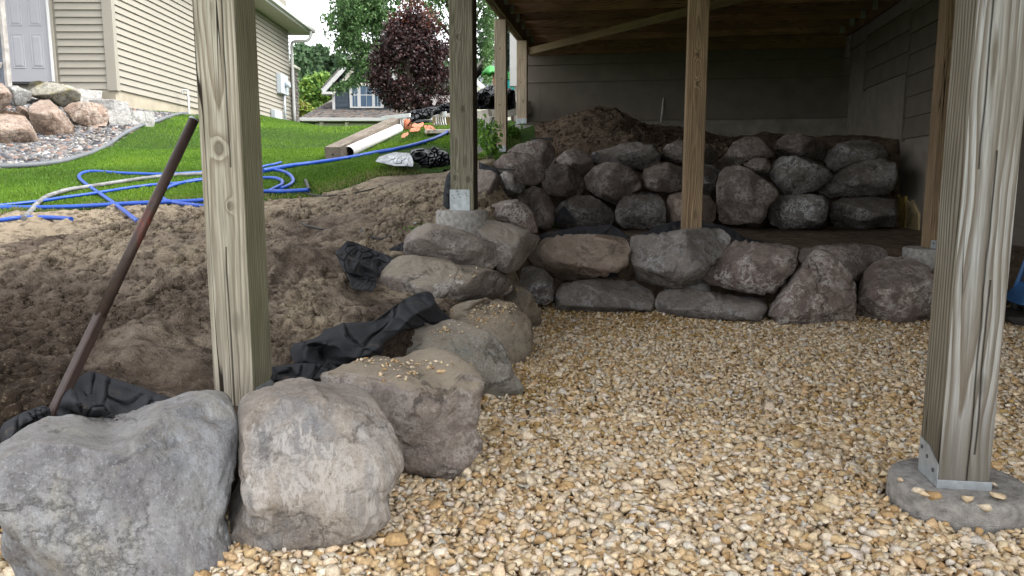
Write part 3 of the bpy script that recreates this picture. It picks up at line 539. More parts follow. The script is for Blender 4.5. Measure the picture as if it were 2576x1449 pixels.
B = [
 (cC([(-70, 700), (-10, 560), (70, 470), (180, 415), (300, 388), (420, 392), (560, 400), (650, 392), (760, 352), (850, 305), (960, 274), (1080, 263), (1180, 270), (1250, 305), (1265, 370), (1262, 480), (1265, 600), (1250, 720), (1235, 850), (1205, 1000), (1180, 1110), (1100, 1150), (950, 1200), (800, 1260), (650, 1310), (400, 1310), (200, 1250), (80, 1160), (0, 1060), (-70, 960)]),
  1.93, .27, 'f1', 'huge blue grey boulder in the bottom left corner, smooth with pale smears', GF, 3, 150, 90),
 (cC([(1266, 345), (1300, 290), (1400, 230), (1550, 192), (1700, 188), (1850, 225), (1960, 268), (2030, 315), (2065, 400), (2100, 470), (2150, 580), (2168, 650), (2120, 740), (2050, 800), (1930, 890), (1780, 960), (1720, 1070), (1600, 1140), (1400, 1200), (1200, 1200), (1205, 1080), (1235, 950), (1258, 850), (1265, 700), (1258, 480)]),
  2.05, .24, 'f2', 'big pinkish boulder with white vertical streaks beside the huge blue grey one', GF, 11, 150, 90),
 (cC([(1700, 190), (1780, 142), (1900, 92), (2050, 67), (2250, 57), (2420, 62), (2510, 92), (2560, 170), (2580, 260), (2560, 350), (2500, 450), (2400, 570), (2330, 650), (2200, 700), (2080, 680), (1980, 560), (1880, 400), (1760, 280)]),
  2.55, .26, 'f3', 'mauve boulder with a dusty flat top scattered with gravel crumbs', GF, 23, 130, 80),
 ([(962, 888), (985, 850), (1040, 820), (1110, 808), (1180, 815), (1240, 840), (1275, 880), (1287, 920), (1284, 955), (1245, 990), (1215, 1010), (1150, 1000), (1040, 950)],
  3.35, .25, 'f4', 'grey green faceted boulder behind the mauve one, edging the gravel', GF, 31, 110, 70),
 ([(1122, 792), (1150, 765), (1210, 750), (1280, 757), (1325, 790), (1342, 830), (1337, 890), (1300, 925), (1240, 930), (1170, 880), (1130, 830)],
  4.05, .27, 'tan', 'tan dusty boulder strewn with gravel crumbs, just below the longest flat boulder', GF, 37, 100, 60),
 (cA([(1285, 1118), (1380, 1150), (1450, 1210), (1500, 1300), (1505, 1380), (1480, 1450), (1350, 1450), (1200, 1300), (1230, 1200)]),
  4.85, .26, 'tan', 'smooth tan boulder half hidden under the end of the longest flat boulder', GF, 41, 64, 40),
 (cA([(302, 1140), (330, 1060), (400, 980), (480, 925), (600, 912), (750, 930), (850, 950), (970, 985), (1080, 985), (1180, 1020), (1260, 1090), (1290, 1150), (1285, 1205), (1240, 1225), (1150, 1205), (1060, 1215), (1000, 1250), (900, 1285), (780, 1300), (600, 1320), (420, 1310), (340, 1235)]),
  4.2, .26, 'long', 'longest flat boulder, dusty with white veins, above the black fabric fold', GF, 47, 150, 80),
 (cA([(515, 880), (530, 800), (600, 725), (700, 685), (850, 705), (1000, 755), (1130, 815), (1215, 850), (1230, 895), (1210, 960), (1165, 1005), (1050, 1010), (900, 1000), (750, 970), (640, 950), (540, 935)]),
  4.42, .24, 'pale', 'pale grey oblong boulder directly below the round pier of the green post', GF, 53, 120, 64),
 (cA([(975, 720), (1040, 675), (1150, 662), (1290, 690), (1420, 740), (1495, 790), (1475, 850), (1410, 930), (1340, 1020), (1260, 1060), (1180, 1030), (1100, 900), (1020, 790)]),
  4.72, .26, 'pale', 'grey boulder with white flecks right of the pale oblong one', GF, 59, 90, 50),
 (cA([(1100, 620), (1150, 560), (1250, 522), (1330, 515), (1410, 560), (1455, 620), (1475, 700), (1482, 755), (1400, 760), (1290, 720), (1150, 690), (1100, 660)]),
  5.25, .26, 'brown', 'rough brown boulder right of the round pier of the green post', GL, 61, 80, 48),
 (cA([(1262, 1065), (1350, 1010), (1440, 985), (1530, 1015), (1590, 1080), (1602, 1150), (1590, 1240), (1540, 1270), (1460, 1260), (1380, 1180), (1290, 1130)]),
  5.45, .25, 'speck', 'small dark boulder with white speckles in the inner corner of the walls', GL, 67, 72, 44),
 (cA([(1412, 930), (1450, 880), (1520, 800), (1650, 768), (1850, 762), (2030, 773), (2115, 810), (2145, 870), (2130, 960), (2080, 1020), (1950, 1065), (1800, 1090), (1650, 1093), (1560, 1060), (1480, 1000), (1420, 970)]),
  5.5, .28, 'pink', 'oblong pinkish coarse boulder, first on the top of the low wall behind the gravel', GL, 71, 100, 56),
 (cA([(1600, 1190), (1630, 1130), (1750, 1095), (1900, 1082), (2080, 1090), (2200, 1120), (2290, 1180), (2314, 1240), (2300, 1330), (1900, 1360), (1700, 1350), (1605, 1310)]),
  5.5, .26, 'slate', 'low wide dark boulder lying on the gravel under the pinkish coarse one', GL, 73, 90, 44),
 ([(1585, 645), (1584, 605), (1600, 592), (1660, 587), (1720, 575), (1790, 573), (1825, 582), (1839, 600), (1836, 622), (1800, 660), (1775, 690), (1762, 714), (1700, 727), (1640, 717), (1602, 702), (1590, 672)],
  5.42, .28, 'slate', 'slate grey boulder with a sharp crack down its face in the low wall', GL, 79, 100, 56),
 (cB([(466, 1075), (510, 990), (600, 890), (700, 815), (780, 808), (960, 830), (1060, 840), (1162, 860), (1168, 920), (1140, 1020), (1080, 1100), (1000, 1182), (930, 1197), (780, 1182), (650, 1152), (520, 1122)]),
  5.3, .28, 'brown', 'angular brown boulder netted with white veins in the low wall', GL, 83, 100, 56),
 (cB([(140, 1270), (170, 1190), (240, 1160), (350, 1145), (500, 1165), (700, 1200), (900, 1225), (942, 1255), (937, 1330), (880, 1400), (500, 1400), (200, 1370)]),
  5.3, .26, 'slate', 'low flat grey boulder on the gravel beneath the angular veined one', GL, 89, 90, 44),
 (cB([(935, 1320), (1050, 1150), (1150, 1030), (1240, 910), (1298, 868), (1345, 870), (1410, 915), (1480, 970), (1540, 1030), (1577, 1120), (1580, 1250), (1577, 1400), (1300, 1430), (1000, 1420)]),
  5.1, .28, 'brown', 'triangular pointed boulder rising from the gravel in the low wall', GL, 97, 100, 60),
 (cB([(1165, 940), (1180, 870), (1300, 845), (1500, 830), (1650, 835), (1760, 860), (1802, 900), (1790, 935), (1700, 985), (1640, 1040), (1590, 1100), (1500, 1090), (1350, 1050), (1220, 1010)]),
  5.5, .28, 'dim', 'flat topped brown boulder behind the point of the triangular one', GL, 101, 90, 50),
 (cB([(1585, 1260), (1600, 1120), (1640, 1020), (1700, 965), (1780, 930), (1880, 925), (2000, 945), (2100, 1000), (2180, 1100), (2220, 1250), (2200, 1420), (1900, 1430), (1700, 1420), (1585, 1380)]),
  5.12, .30, 'brown', 'large dome shaped brown boulder beside the silvered foreground post', GL, 103, 100, 60),
 (cB([(2100, 1010), (2160, 970), (2300, 975), (2420, 1040), (2450, 1200), (2430, 1420), (2250, 1430), (2180, 1250)]),
  5.25, .28, 'dim', 'brown boulder almost hidden behind the silvered foreground post', GL, 105, 60, 36),
 # back wall, top row
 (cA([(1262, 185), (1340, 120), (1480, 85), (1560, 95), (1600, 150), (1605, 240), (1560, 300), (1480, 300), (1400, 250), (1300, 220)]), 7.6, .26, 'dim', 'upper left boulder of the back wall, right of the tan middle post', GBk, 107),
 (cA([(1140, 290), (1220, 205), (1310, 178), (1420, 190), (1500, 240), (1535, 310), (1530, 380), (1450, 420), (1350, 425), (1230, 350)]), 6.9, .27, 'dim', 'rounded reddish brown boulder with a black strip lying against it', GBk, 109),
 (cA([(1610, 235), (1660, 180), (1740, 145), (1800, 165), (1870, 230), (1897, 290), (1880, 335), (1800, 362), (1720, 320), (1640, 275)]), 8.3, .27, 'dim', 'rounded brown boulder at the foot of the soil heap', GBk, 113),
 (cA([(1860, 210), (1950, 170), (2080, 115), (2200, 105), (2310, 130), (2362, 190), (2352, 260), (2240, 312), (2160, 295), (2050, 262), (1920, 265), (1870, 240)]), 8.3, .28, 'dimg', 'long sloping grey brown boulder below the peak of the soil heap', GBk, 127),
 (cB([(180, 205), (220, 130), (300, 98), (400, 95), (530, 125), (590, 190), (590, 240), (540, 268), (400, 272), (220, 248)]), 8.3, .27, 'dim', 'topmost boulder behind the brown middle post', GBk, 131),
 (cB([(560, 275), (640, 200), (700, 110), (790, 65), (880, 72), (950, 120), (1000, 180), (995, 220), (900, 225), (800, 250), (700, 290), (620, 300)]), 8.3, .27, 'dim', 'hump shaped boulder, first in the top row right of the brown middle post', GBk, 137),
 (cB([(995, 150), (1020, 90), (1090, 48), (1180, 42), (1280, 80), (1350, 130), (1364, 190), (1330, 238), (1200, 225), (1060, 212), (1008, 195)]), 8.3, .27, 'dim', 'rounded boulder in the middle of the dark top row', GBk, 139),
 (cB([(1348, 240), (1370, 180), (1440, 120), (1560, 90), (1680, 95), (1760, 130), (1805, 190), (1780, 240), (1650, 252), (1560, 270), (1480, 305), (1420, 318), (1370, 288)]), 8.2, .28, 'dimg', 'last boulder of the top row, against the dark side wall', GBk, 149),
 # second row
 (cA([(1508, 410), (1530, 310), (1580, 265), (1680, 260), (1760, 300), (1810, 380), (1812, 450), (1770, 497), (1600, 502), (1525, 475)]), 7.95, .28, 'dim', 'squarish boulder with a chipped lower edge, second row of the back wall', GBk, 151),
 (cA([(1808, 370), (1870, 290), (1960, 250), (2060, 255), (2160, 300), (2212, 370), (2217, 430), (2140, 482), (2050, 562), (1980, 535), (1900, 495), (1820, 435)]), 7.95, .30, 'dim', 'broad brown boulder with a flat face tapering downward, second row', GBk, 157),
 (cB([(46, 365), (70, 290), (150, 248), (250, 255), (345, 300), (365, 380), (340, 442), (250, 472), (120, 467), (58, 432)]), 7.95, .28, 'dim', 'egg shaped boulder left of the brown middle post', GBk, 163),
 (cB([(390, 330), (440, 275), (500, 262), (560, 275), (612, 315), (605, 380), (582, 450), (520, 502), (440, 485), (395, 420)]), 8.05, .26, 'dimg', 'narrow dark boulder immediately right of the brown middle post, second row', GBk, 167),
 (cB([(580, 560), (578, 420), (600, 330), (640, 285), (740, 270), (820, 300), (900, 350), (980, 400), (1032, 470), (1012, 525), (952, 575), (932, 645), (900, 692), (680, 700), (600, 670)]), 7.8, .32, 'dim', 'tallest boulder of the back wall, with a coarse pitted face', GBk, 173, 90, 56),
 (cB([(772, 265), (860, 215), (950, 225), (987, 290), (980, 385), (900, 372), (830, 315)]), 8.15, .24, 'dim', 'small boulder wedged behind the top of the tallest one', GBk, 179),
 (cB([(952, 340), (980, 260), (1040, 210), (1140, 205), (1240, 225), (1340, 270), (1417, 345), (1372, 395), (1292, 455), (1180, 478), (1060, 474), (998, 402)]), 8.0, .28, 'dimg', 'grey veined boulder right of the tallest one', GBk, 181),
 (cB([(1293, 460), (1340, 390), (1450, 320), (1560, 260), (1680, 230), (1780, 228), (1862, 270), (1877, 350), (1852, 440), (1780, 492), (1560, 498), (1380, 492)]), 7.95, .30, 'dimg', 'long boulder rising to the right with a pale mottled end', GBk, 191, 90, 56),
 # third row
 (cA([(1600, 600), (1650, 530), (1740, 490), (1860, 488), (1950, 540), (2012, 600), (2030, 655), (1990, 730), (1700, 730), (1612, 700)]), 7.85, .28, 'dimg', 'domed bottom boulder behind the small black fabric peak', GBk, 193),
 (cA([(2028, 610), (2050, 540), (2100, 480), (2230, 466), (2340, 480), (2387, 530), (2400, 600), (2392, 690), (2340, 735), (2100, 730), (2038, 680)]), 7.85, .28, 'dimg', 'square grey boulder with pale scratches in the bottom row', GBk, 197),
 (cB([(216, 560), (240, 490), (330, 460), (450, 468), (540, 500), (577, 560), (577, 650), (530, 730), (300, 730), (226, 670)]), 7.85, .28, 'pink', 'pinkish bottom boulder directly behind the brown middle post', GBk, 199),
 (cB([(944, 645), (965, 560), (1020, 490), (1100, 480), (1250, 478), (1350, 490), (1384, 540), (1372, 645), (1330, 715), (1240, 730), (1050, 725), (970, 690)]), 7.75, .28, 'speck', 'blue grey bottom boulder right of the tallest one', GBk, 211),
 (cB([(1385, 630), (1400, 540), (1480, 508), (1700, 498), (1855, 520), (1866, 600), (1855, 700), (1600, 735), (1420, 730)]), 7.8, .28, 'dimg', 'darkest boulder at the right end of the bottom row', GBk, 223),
 # left end
 (cA([(1000, 430), (1010, 330), (1070, 302), (1150, 310), (1220, 350), (1247, 430), (1232, 510), (1170, 572), (1100, 610), (1020, 590)]), 5.9, .30, 'dim', 'brown boulder just right of the green post above its metal plate', GBk, 227),
 (cA([(1200, 350), (1240, 315), (1310, 340), (1380, 400), (1397, 440), (1350, 480), (1290, 525), (1240, 540), (1220, 440)]), 6.3, .27, 'speck', 'dark boulder with a whitish lower half, third from the green post', GBk, 229),
 (cA([(1388, 455), (1440, 423), (1510, 438), (1560, 488), (1602, 570), (1607, 660), (1570, 730), (1480, 730), (1430, 620), (1395, 525)]), 7.2, .30, 'dim', 'dark upright boulder in the left corner of the lower terrace', GBk, 233),
 (cA([(1268, 515), (1330, 476), (1390, 483), (1428, 540), (1440, 620), (1400, 640), (1320, 590), (1280, 550)]), 6.5, .24, 'dim', 'small reddish boulder peeping over the rough brown one', GBk, 239),
 # neighbour's rock bed
 (cD([(-150, 760), (-60, 700), (40, 688), (180, 695), (270, 730), (330, 800), (400, 920), (442, 1030), (425, 1090), (300, 1140), (100, 1180), (-150, 1180)]), 10.4, .42, 'far1', 'largest salmon boulder, lowest at the left edge of the rock bed', GU, 241, 90, 56),
 (cD([(320, 660), (370, 600), (480, 555), (560, 560), (640, 620), (720, 700), (800, 800), (855, 880), (845, 930), (760, 980), (720, 1020), (620, 1030), (500, 1030), (430, 970), (370, 850), (330, 760)]), 11.2, .42, 'far1', 'pink boulder with a deep notch in its lower face', GU, 251, 90, 56),
 (cD([(722, 660), (800, 600), (900, 580), (1050, 585), (1160, 610), (1230, 670), (1252, 750), (1225, 840), (1120, 880), (1000, 885), (900, 860), (830, 820), (775, 730)]), 12.0, .42, 'far1', 'oblong pink boulder cracked on the left, below the white stone blocks', GU, 257, 80, 50),
 (cD([(308, 430), (340, 370), (400, 345), (520, 350), (660, 370), (800, 400), (880, 440), (932, 500), (905, 565), (820, 610), (700, 655), (600, 590), (480, 560), (370, 525)]), 12.6, .42, 'far2', 'long flat boulder with yellow lichen in front of the door', GU, 263, 90, 50),
 (cD([(68, 405), (180, 395), (260, 430), (350, 470), (372, 510), (345, 575), (270, 630), (150, 640), (115, 550)]), 12.2, .36, 'far3', 'grey striped flat boulder left of the lichen covered one', GU, 269, 70, 40),
 (cD([(-120, 380), (-60, 358), (20, 370), (90, 430), (142, 510), (120, 595), (60, 650), (0, 690), (-120, 690)]), 11.5, .40, 'far1', 'salmon boulder cut by the left edge above the largest one', GU, 271, 70, 40),
 (cD([(172, 655), (220, 625), (290, 650), (337, 730), (340, 800), (270, 780), (190, 710)]), 11.5, .28, 'far1', 'smallest reddish boulder wedged between two big pink ones', GU, 277, 50, 30),
]
PSI = {3: -2, 11: 6, 23: 18, 31: 30, 37: 25, 41: 20, 47: 10, 53: 6}
for t in B:
    poly, d, th, mk, lab, grp, seed = t[:7]; nt_, np_ = (t[7], t[8]) if len(t) > 7 else (72, 44)
    boulder(poly, d, th, RK[mk], lab, grp, seed, nt_, np_, psi=PSI.get(seed, 0), e=.36 if d < 3 else .46 if d < 4.1 else .6)

# ------------------------------------------------------------------ posts with their steel and piers
YAW = R_(7.8)
def post(cx, cy, z0, z1, mat, label, size=.14, yaw=YAW):
    t = empty('wooden_post', (cx, cy, z0), -yaw, label, 'post')
    h = size/2; o = mesh('shaft', boxv(-h, -h, 0, h, h, z1-z0), BF, mat, t); bevel(o, .006, 2); return t
def nails(parent, pts, axis, r=.006, mat=None, off=0):
    for p in pts:
        k = 8; V = []; 
        for z in (0, .003):
            for j in range(k):
                a = 2*math.pi*j/k; q = {'y': (r*math.cos(a), -z, r*math.sin(a)), 'x': (z, r*math.cos(a), r*math.sin(a)), '-x': (-z, r*math.cos(a), r*math.sin(a))}[axis]
                V.append((p[0]+q[0], p[1]+q[1], p[2]+q[2]))
        mesh('bolt', V, [tuple(range(k)), tuple(range(k, 2*k))]+[(j, (j+1) % k, k+(j+1) % k, k+j) for j in range(k)], mat or M_NAIL, parent)
DECKZ = 3.0
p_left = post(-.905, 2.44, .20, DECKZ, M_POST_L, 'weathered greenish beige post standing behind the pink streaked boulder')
s = box('post_base', (.072, -.06, .0), (.0745, .07, .085), M_GALV, p_left, .002); nails(s, [(.0745, -.03, .04), (.0745, .0, .05), (.0745, .04, .045)], 'x')
box('standoff_plate', (-.08, -.08, -.012), (.08, .08, -.001), M_GALV, p_left)
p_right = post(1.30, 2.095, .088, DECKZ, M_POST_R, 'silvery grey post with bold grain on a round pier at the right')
s = mesh('post_base', [(-.0735, -.072, 0), (-.0735, .06, 0), (-.0735, .06, .105), (-.0735, 0, .10), (-.0735, -.072, .065), (-.0705, -.072, 0), (-.0705, .06, 0), (-.0705, .06, .105), (-.0705, 0, .10), (-.0705, -.072, .065)],
         [(0, 1, 2, 3, 4), (9, 8, 7, 6, 5), (0, 5, 6, 1), (1, 6, 7, 2), (2, 7, 8, 3), (3, 8, 9, 4), (4, 9, 5, 0)], M_GALV, p_right)
nails(s, [(-.0735, -.045, .04), (-.0735, .0, .065), (-.0735, .04, .08)], '-x')
box('base_channel', (-.0735, -.076, -.003), (.073, -.071, .022), M_GALV, p_right, .001)
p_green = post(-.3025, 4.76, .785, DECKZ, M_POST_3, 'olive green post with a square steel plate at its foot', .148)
s = box('steel_plate', (-.078, -.079, -.005), (.05, -.073, .128), M_GALV, p_green, .002)
nails(s, [(-.03, -.079, .118), (-.02, -.079, .100), (.025, -.079, .105), (.03, -.079, .09), (-.058, -.079, .09), (-.05, -.079, .075), (-.01, -.079, .08)], 'y', .004)
p_mid = post(-.13, 9.15, 1.33, 2.86, M_POST_C, 'tan post with long dark checks, middle one of the left row')
s = box('post_base', (-.072, -.076, .0), (.066, -.072, .07), M_GALV, p_mid, .001); nails(s, [(-.05, -.076, .055), (.0, -.076, .055), (.05, -.076, .055)], 'y')
box('standoff', (-.04, -.06, -.035), (.04, .06, -.001), M_NAIL, p_mid)
p_far = post(.14, 10.45, 1.76, 2.86, M_POST_C, 'farthest tan post, at the back corner of the deck')
s = box('post_base', (-.076, -.076, .0), (.07, -.072, .07), M_GALV, p_far, .001); nails(s, [(-.05, -.076, .05), (.0, -.076, .05), (.05, -.076, .05)], 'y')
box('standoff', (-.04, -.06, -.03), (.04, .06, -.001), M_NAIL, p_far)
p_c = post(1.335, 5.55, .42, DECKZ, M_POST_B, 'brown post with arched grain in front of the back wall')
p_rb = post(3.12, 5.48, .48, DECKZ, M_POST_B, 'brown shadowed post partly hidden behind the silvery one')
s = box('post_base', (-.055, -.077, .0), (.05, -.072, .06), M_GALV, p_rb, .001); nails(s, [(-.04, -.077, .04), (.0, -.077, .045)], 'y')
def pier(x, y, z0, z1, r, label, sq=False, seed=1, r2=None):
    k = 64; V = []; zs = [z0, z0+(z1-z0)*.3, z0+(z1-z0)*.6, z1-.012, z1, z1]; rs = [r, r, r, r, r-.010, 0]
    rg = np.linspace(r-.010, .02, 8); rows = [(z0, r), (z0+(z1-z0)*.35, r), (z0+(z1-z0)*.7, r), (z1-.015, r), (z1-.004, r-.006)]+[(z1, q) for q in rg]
    for z, q in rows:
        a = np.linspace(0, 2*np.pi, k, endpoint=False)
        if sq: qq = q/np.maximum(np.abs(np.cos(a)), np.abs(np.sin(a)))
        else: qq = np.full(k, q)
        P = np.c_[np.cos(a)*qq, np.sin(a)*qq, np.full(k, z)]; nz = fbm(P*22+seed, 4, seed); P[:, :2] *= (1+.010*nz[:, None]); P[:, 2] += .003*nz*(z > z0); V += list(P)
    Fc = [(i*k+j, i*k+(j+1) % k, (i+1)*k+(j+1) % k, (i+1)*k+j) for i in range(len(rows)-1) for j in range(k)]+[tuple((len(rows)-1)*k+j for j in range(k))]
    o = mesh('concrete_pier', np.array(V)-[0, 0, z0], Fc, M_CONC, smooth=not sq, loc=(x, y, z0)); tag(o, label, 'concrete pier', 'concrete piers under the deck posts')
    if sq: o.rotation_euler = (0, 0, -YAW)
    return o
pier(1.315, 2.09, -.03, .086, .187, 'round grey concrete pier in the gravel under the silvery post')
pier(-.318, 4.74, .45, .783, .165, 'round pitted concrete pier under the olive green post', seed=3)
pier(-.9, 2.46, -.1, .187, .16, 'concrete pier hidden behind the streaked boulder under the weathered post', seed=4)
pier(-.16, 9.15, 1.0, 1.295, .20, 'square concrete pier under the tan middle post', True, seed=5)
pier(.16, 10.4, 1.5, 1.728, .21, 'round dark concrete pier at the back corner of the deck', seed=6)
pier(3.12, 5.5, .2, .478, .20, 'concrete pier under the shadowed brown post', seed=7)
pier(1.335, 5.6, .1, .418, .17, 'concrete pier buried behind the low wall under the brown post', seed=8)

# ------------------------------------------------------------------ deck
DA = R_(9); deck = empty('deck', (.02, 9.9, 0), -DA, 'wooden deck overhead with joists, beam and diagonal brace', 'deck')
JL = 4.36; mj = None
V0, V1, VB = -9.5, 1.5, -8.8  # unseen front end of the deck, run past the posts to even out light
for i, vv in enumerate(np.arange(V1-.12, VB-.1, -.47)):
    if mj is None:
        o = mesh('joist', boxv(-.019, -.1175, 0, .019, .1175, JL), BF, M_JOIST, deck); bevel(o, .003); mj = o.data; M0 = o
    else: o = bpy.data.objects.new('joist', mj); link(o, deck); bevel(o, .003)
    o.matrix_local = Matrix.Translation((.045, vv, DECKZ+.1175)) @ Matrix(((0, 0, 1, 0), (1, 0, 0, 0), (0, 1, 0, 0), (0, 0, 0, 1)))
    for u in (.06, JL-.02):
        hg = box('joist_hanger', (u-.03, vv-.024, DECKZ-.004), (u+.03, vv+.024, DECKZ+.11), M_GALV, deck) if False else None
        V = boxv(u-.028, vv-.023, DECKZ-.004, u+.028, vv-.0205, DECKZ+.12)+boxv(u-.028, vv+.0205, DECKZ-.004, u+.028, vv+.023, DECKZ+.12)+boxv(u-.028, vv-.0205, DECKZ-.004, u+.028, vv+.0205, DECKZ-.001)
        if vv > -2.6: mesh('joist_hanger', V, [tuple(j+8*k for j in f) for k in range(3) for f in BF], M_GALV, deck)
o = beam('beam', (-.02, V0, 2.88+.12), (-.02, V1, 2.88+.12), .038, .235, M_JOIST, deck)
o = beam('beam', (.02, V0, 2.885+.12), (.02, V1, 2.885+.12), .038, .235, M_POST_B, deck)
o = beam('rim_joist', (-.06, V0, 3.02), (-.06, V1, 3.02), .036, .22, M_POST_C, deck)
o = beam('ledger', (JL+.06, V0, 3.09), (JL+.06, V1, 3.09), .038, .28, M_JOIST, deck)
o = beam('header_beam', (.0, V1+.02, 2.98), (JL+.08, V1+.02, 2.98), .038, .3, M_JOIST, deck)
o = beam('front_beam', (-.05, V0+.02, 3.1), (JL+.08, V0+.02, 3.1), .038, .25, M_JOIST, deck)
bl = None
for i in range(32):
    u = -.06+i*.143
    if bl is None:
        o = mesh('deck_board', boxv(-.069, -.0125, 0, .069, .0125, V1-VB+.1), BF, M_JOIST, deck); bl = o.data
    else: o = bpy.data.objects.new('deck_board', bl); link(o, deck)
    o.matrix_local = Matrix.Translation((u, VB-.05, DECKZ+.248)) @ Matrix(((1, 0, 0, 0), (0, 0, 1, 0), (0, 1, 0, 0), (0, 0, 0, 1)))
Di = np.linalg.inv(np.array(Matrix.Translation((.02, 9.9, 0)) @ Matrix.Rotation(-DA, 4, 'Z')))
def dl(p): return (Di@np.r_[p, 1])[:3]
beam('diagonal_brace', dl(atd(1330, 130, 10.1)), dl(atd(1905, -14, 8.05)), .04, .095, M_POST_B, deck)

# ------------------------------------------------------------------ the house that carries the deck
m, n, b = newmat('taupe_wall', .85, .2); M_TAUPE = m
v = mapc(n); f = noise(n, v, 5, 6); n.links.new(ramp(n, f, [(.3, (.125, .108, .088)), (.7, (.16, .138, .114))]), b.inputs['Base Color']); bump(n, b, noise(n, mapc(n, (1, 1, 8)), 20, 4), .4, .004)
M_TAUPEC = m_plain('parged_foundation', (.20, .175, .145), .95, .1, 6, .4)
M_PALEB = m_plain('bare_foundation', (.24, .215, .175), .95, .15, 6, .5)
hm = empty('house', (.02, 9.9, 0), -DA, 'taupe house whose back corner encloses the space under the deck', 'house')
VW, UW = 1.56, 4.52
box('foundation_wall', (-.05, VW, .3), (UW+.3, VW+.2, 1.92), M_PALEB, hm)
zc = [1.87, 2.44, 2.69, 2.94, 3.3]
for i in range(4):
    for (u0, u1) in (((-.05, .16), (.163, UW)) if i == 0 else ((-.05, UW),)):
        mesh('wall_panel', [(u0, VW-.03, zc[i]), (u1, VW-.03, zc[i]), (u1, VW, zc[i]), (u0, VW, zc[i]), (u0, VW-.012, zc[i+1]-.004), (u1, VW-.012, zc[i+1]-.004), (u1, VW, zc[i+1]-.004), (u0, VW, zc[i+1]-.004)], BF, M_TAUPE, hm)
# side wall: foundation with stepped siding
def wall_hit(px, py):
    a = dl(CAM); r = ray(px, py); q = dl(CAM+r)-a; t = (UW-a[0])/q[0]; return a+q*t
box('foundation_wall', (UW, -9.6, -.1), (UW+.25, VW, 3.3), M_TAUPEC, hm)
s1 = wall_hit(2178, 224); s2 = wall_hit(2275, 350); s3 = wall_hit(2545, 715)
ex = .225; zb = [(s1[1], VW, wall_hit(2110, 146)[2]), (s2[1], s1[1], s1[2]), (-2.9, s2[1], s2[2]), (-9.6, -2.9, .17)]
for (va, vb, z0) in zb:
    k = 0
    while z0+k*ex < 3.0:
        a_ = z0+k*ex; c_ = min(a_+ex-.003, 3.02); k += 1
        mesh('siding_board', [(UW-.022, va, a_), (UW-.001, va, a_), (UW-.001, vb-.012, a_), (UW-.022, vb-.012, a_), (UW-.010, va, c_), (UW-.001, va, c_), (UW-.001, vb-.012, c_), (UW-.010, vb-.012, c_)], BF, M_TAUPE, hm)
for (vx, z0, z1) in ((s1[1], s1[2]-.03, wall_hit(2178, 106)[2]), (s2[1], s2[2]-.03, s1[2]), (-2.9, .14, s2[2])):
    box('corner_strip', (UW-.035, vx-.012, z0), (UW-.001, vx+.012, z1), M_TAUPE, hm)
box('backing_wall', (-.05, VW+.002, 1.9), (UW+.3, VW+.2, 3.32), M_TAUPE, hm); box('upper_wall', (-.05, VW, 3.32), (UW+.3, VW+.2, 5.5), M_TAUPE, hm); box('upper_wall', (UW, -9.6, 3.3), (UW+.25, VW, 5.5), M_TAUPE, hm)
M_FOAM = m_plain('yellow_insulation', (.46, .33, .10), .9, .3, 12, .5)
M_FOAM2 = m_plain('pale_insulation', (.55, .43, .24), .9, .2, 12, .4)
def wallpatch(name, pts, mat, lab, th=.03):
    Q = [wall_hit(*p) for p in pts]; V = [(UW-.003, q[1], q[2]) for q in Q]+[(UW-th, q[1], q[2]) for q in Q]; k = len(Q)
    o = mesh(name, V, [tuple(range(k)), tuple(range(k, 2*k))[::-1]]+[(j, (j+1) % k, k+(j+1) % k, k+j) for j in range(k)], mat); o.matrix_world = Matrix.Translation((.02, 9.9, 0)) @ Matrix.Rotation(-DA, 4, 'Z')
    tag(o, lab, 'insulation'); return o
wallpatch('insulation_sheet', cB([(1850, 500), (1885, 465), (1900, 500), (1945, 490), (1955, 600), (1945, 740), (1905, 720), (1880, 640)]), M_FOAM, 'torn deep yellow insulation on the side wall')
wallpatch('insulation_sheet', cB([(1952, 520), (1975, 545), (1990, 520), (2040, 620), (2035, 765), (1950, 745)]), M_FOAM2, 'torn pale yellow insulation beside the brown shadowed post', .025)
# pipe leaning on the back wall
pa, pb = aty(1663, 309, 11.0), aty(1677, 186, 11.25)
t = tag(tube('grey_pipe', [pa, pb], .016, m_plain('grey_pipe_plastic', (.34, .33, .30), .5)), 'thin grey pipe leaning against the dark back wall', 'pipe')
tube('pipe_coupling', [pb-(pb-pa)*.05, pb+(pb-pa)*.01], .026, t.data.materials[0], t)

# ------------------------------------------------------------------ fabric and plastic
m, n, b = newmat('black_landscape_fabric', .95, .1); M_FAB = m
v = mapc(n); f = noise(n, v, 220, 3, .8); g = noise(n, v, 7, 6, .7)
c = mix(n, f, (.021, .0215, .024), (.050, .052, .058)); c = mix(n, math_(n, 'MULTIPLY', ramp(n, g, [(.58, 0.), (.72, 1.)]), .5), c, (.17, .13, .09))
n.links.new(c, b.inputs['Base Color']); bump(n, b, f, .4, .002)
m, n, b = newmat('black_plastic_film', .3, .1); M_FILM = m
v = mapc(n); n.links.new(ramp(n, noise(n, v, 6, 5), [(.4, (.004, .004, .005)), (.8, (.016, .017, .02))]), b.inputs['Base Color']); bump(n, b, noise(n, v, 30, 4, .6, .6), .4, .008)
m, n, b = newmat('silvery_plastic_film', .3, .6); M_FILM2 = m
v = mapc(n); n.links.new(ramp(n, noise(n, v, 5, 5), [(.35, (.09, .10, .11)), (.6, (.40, .43, .46))]), b.inputs['Base Color']); bump(n, b, noise(n, v, 20, 4, .6, .6), .6, .012)
M_TERRA = m_plain('orange_rubber', (.55, .19, .10), .7, .12, 10, .2)
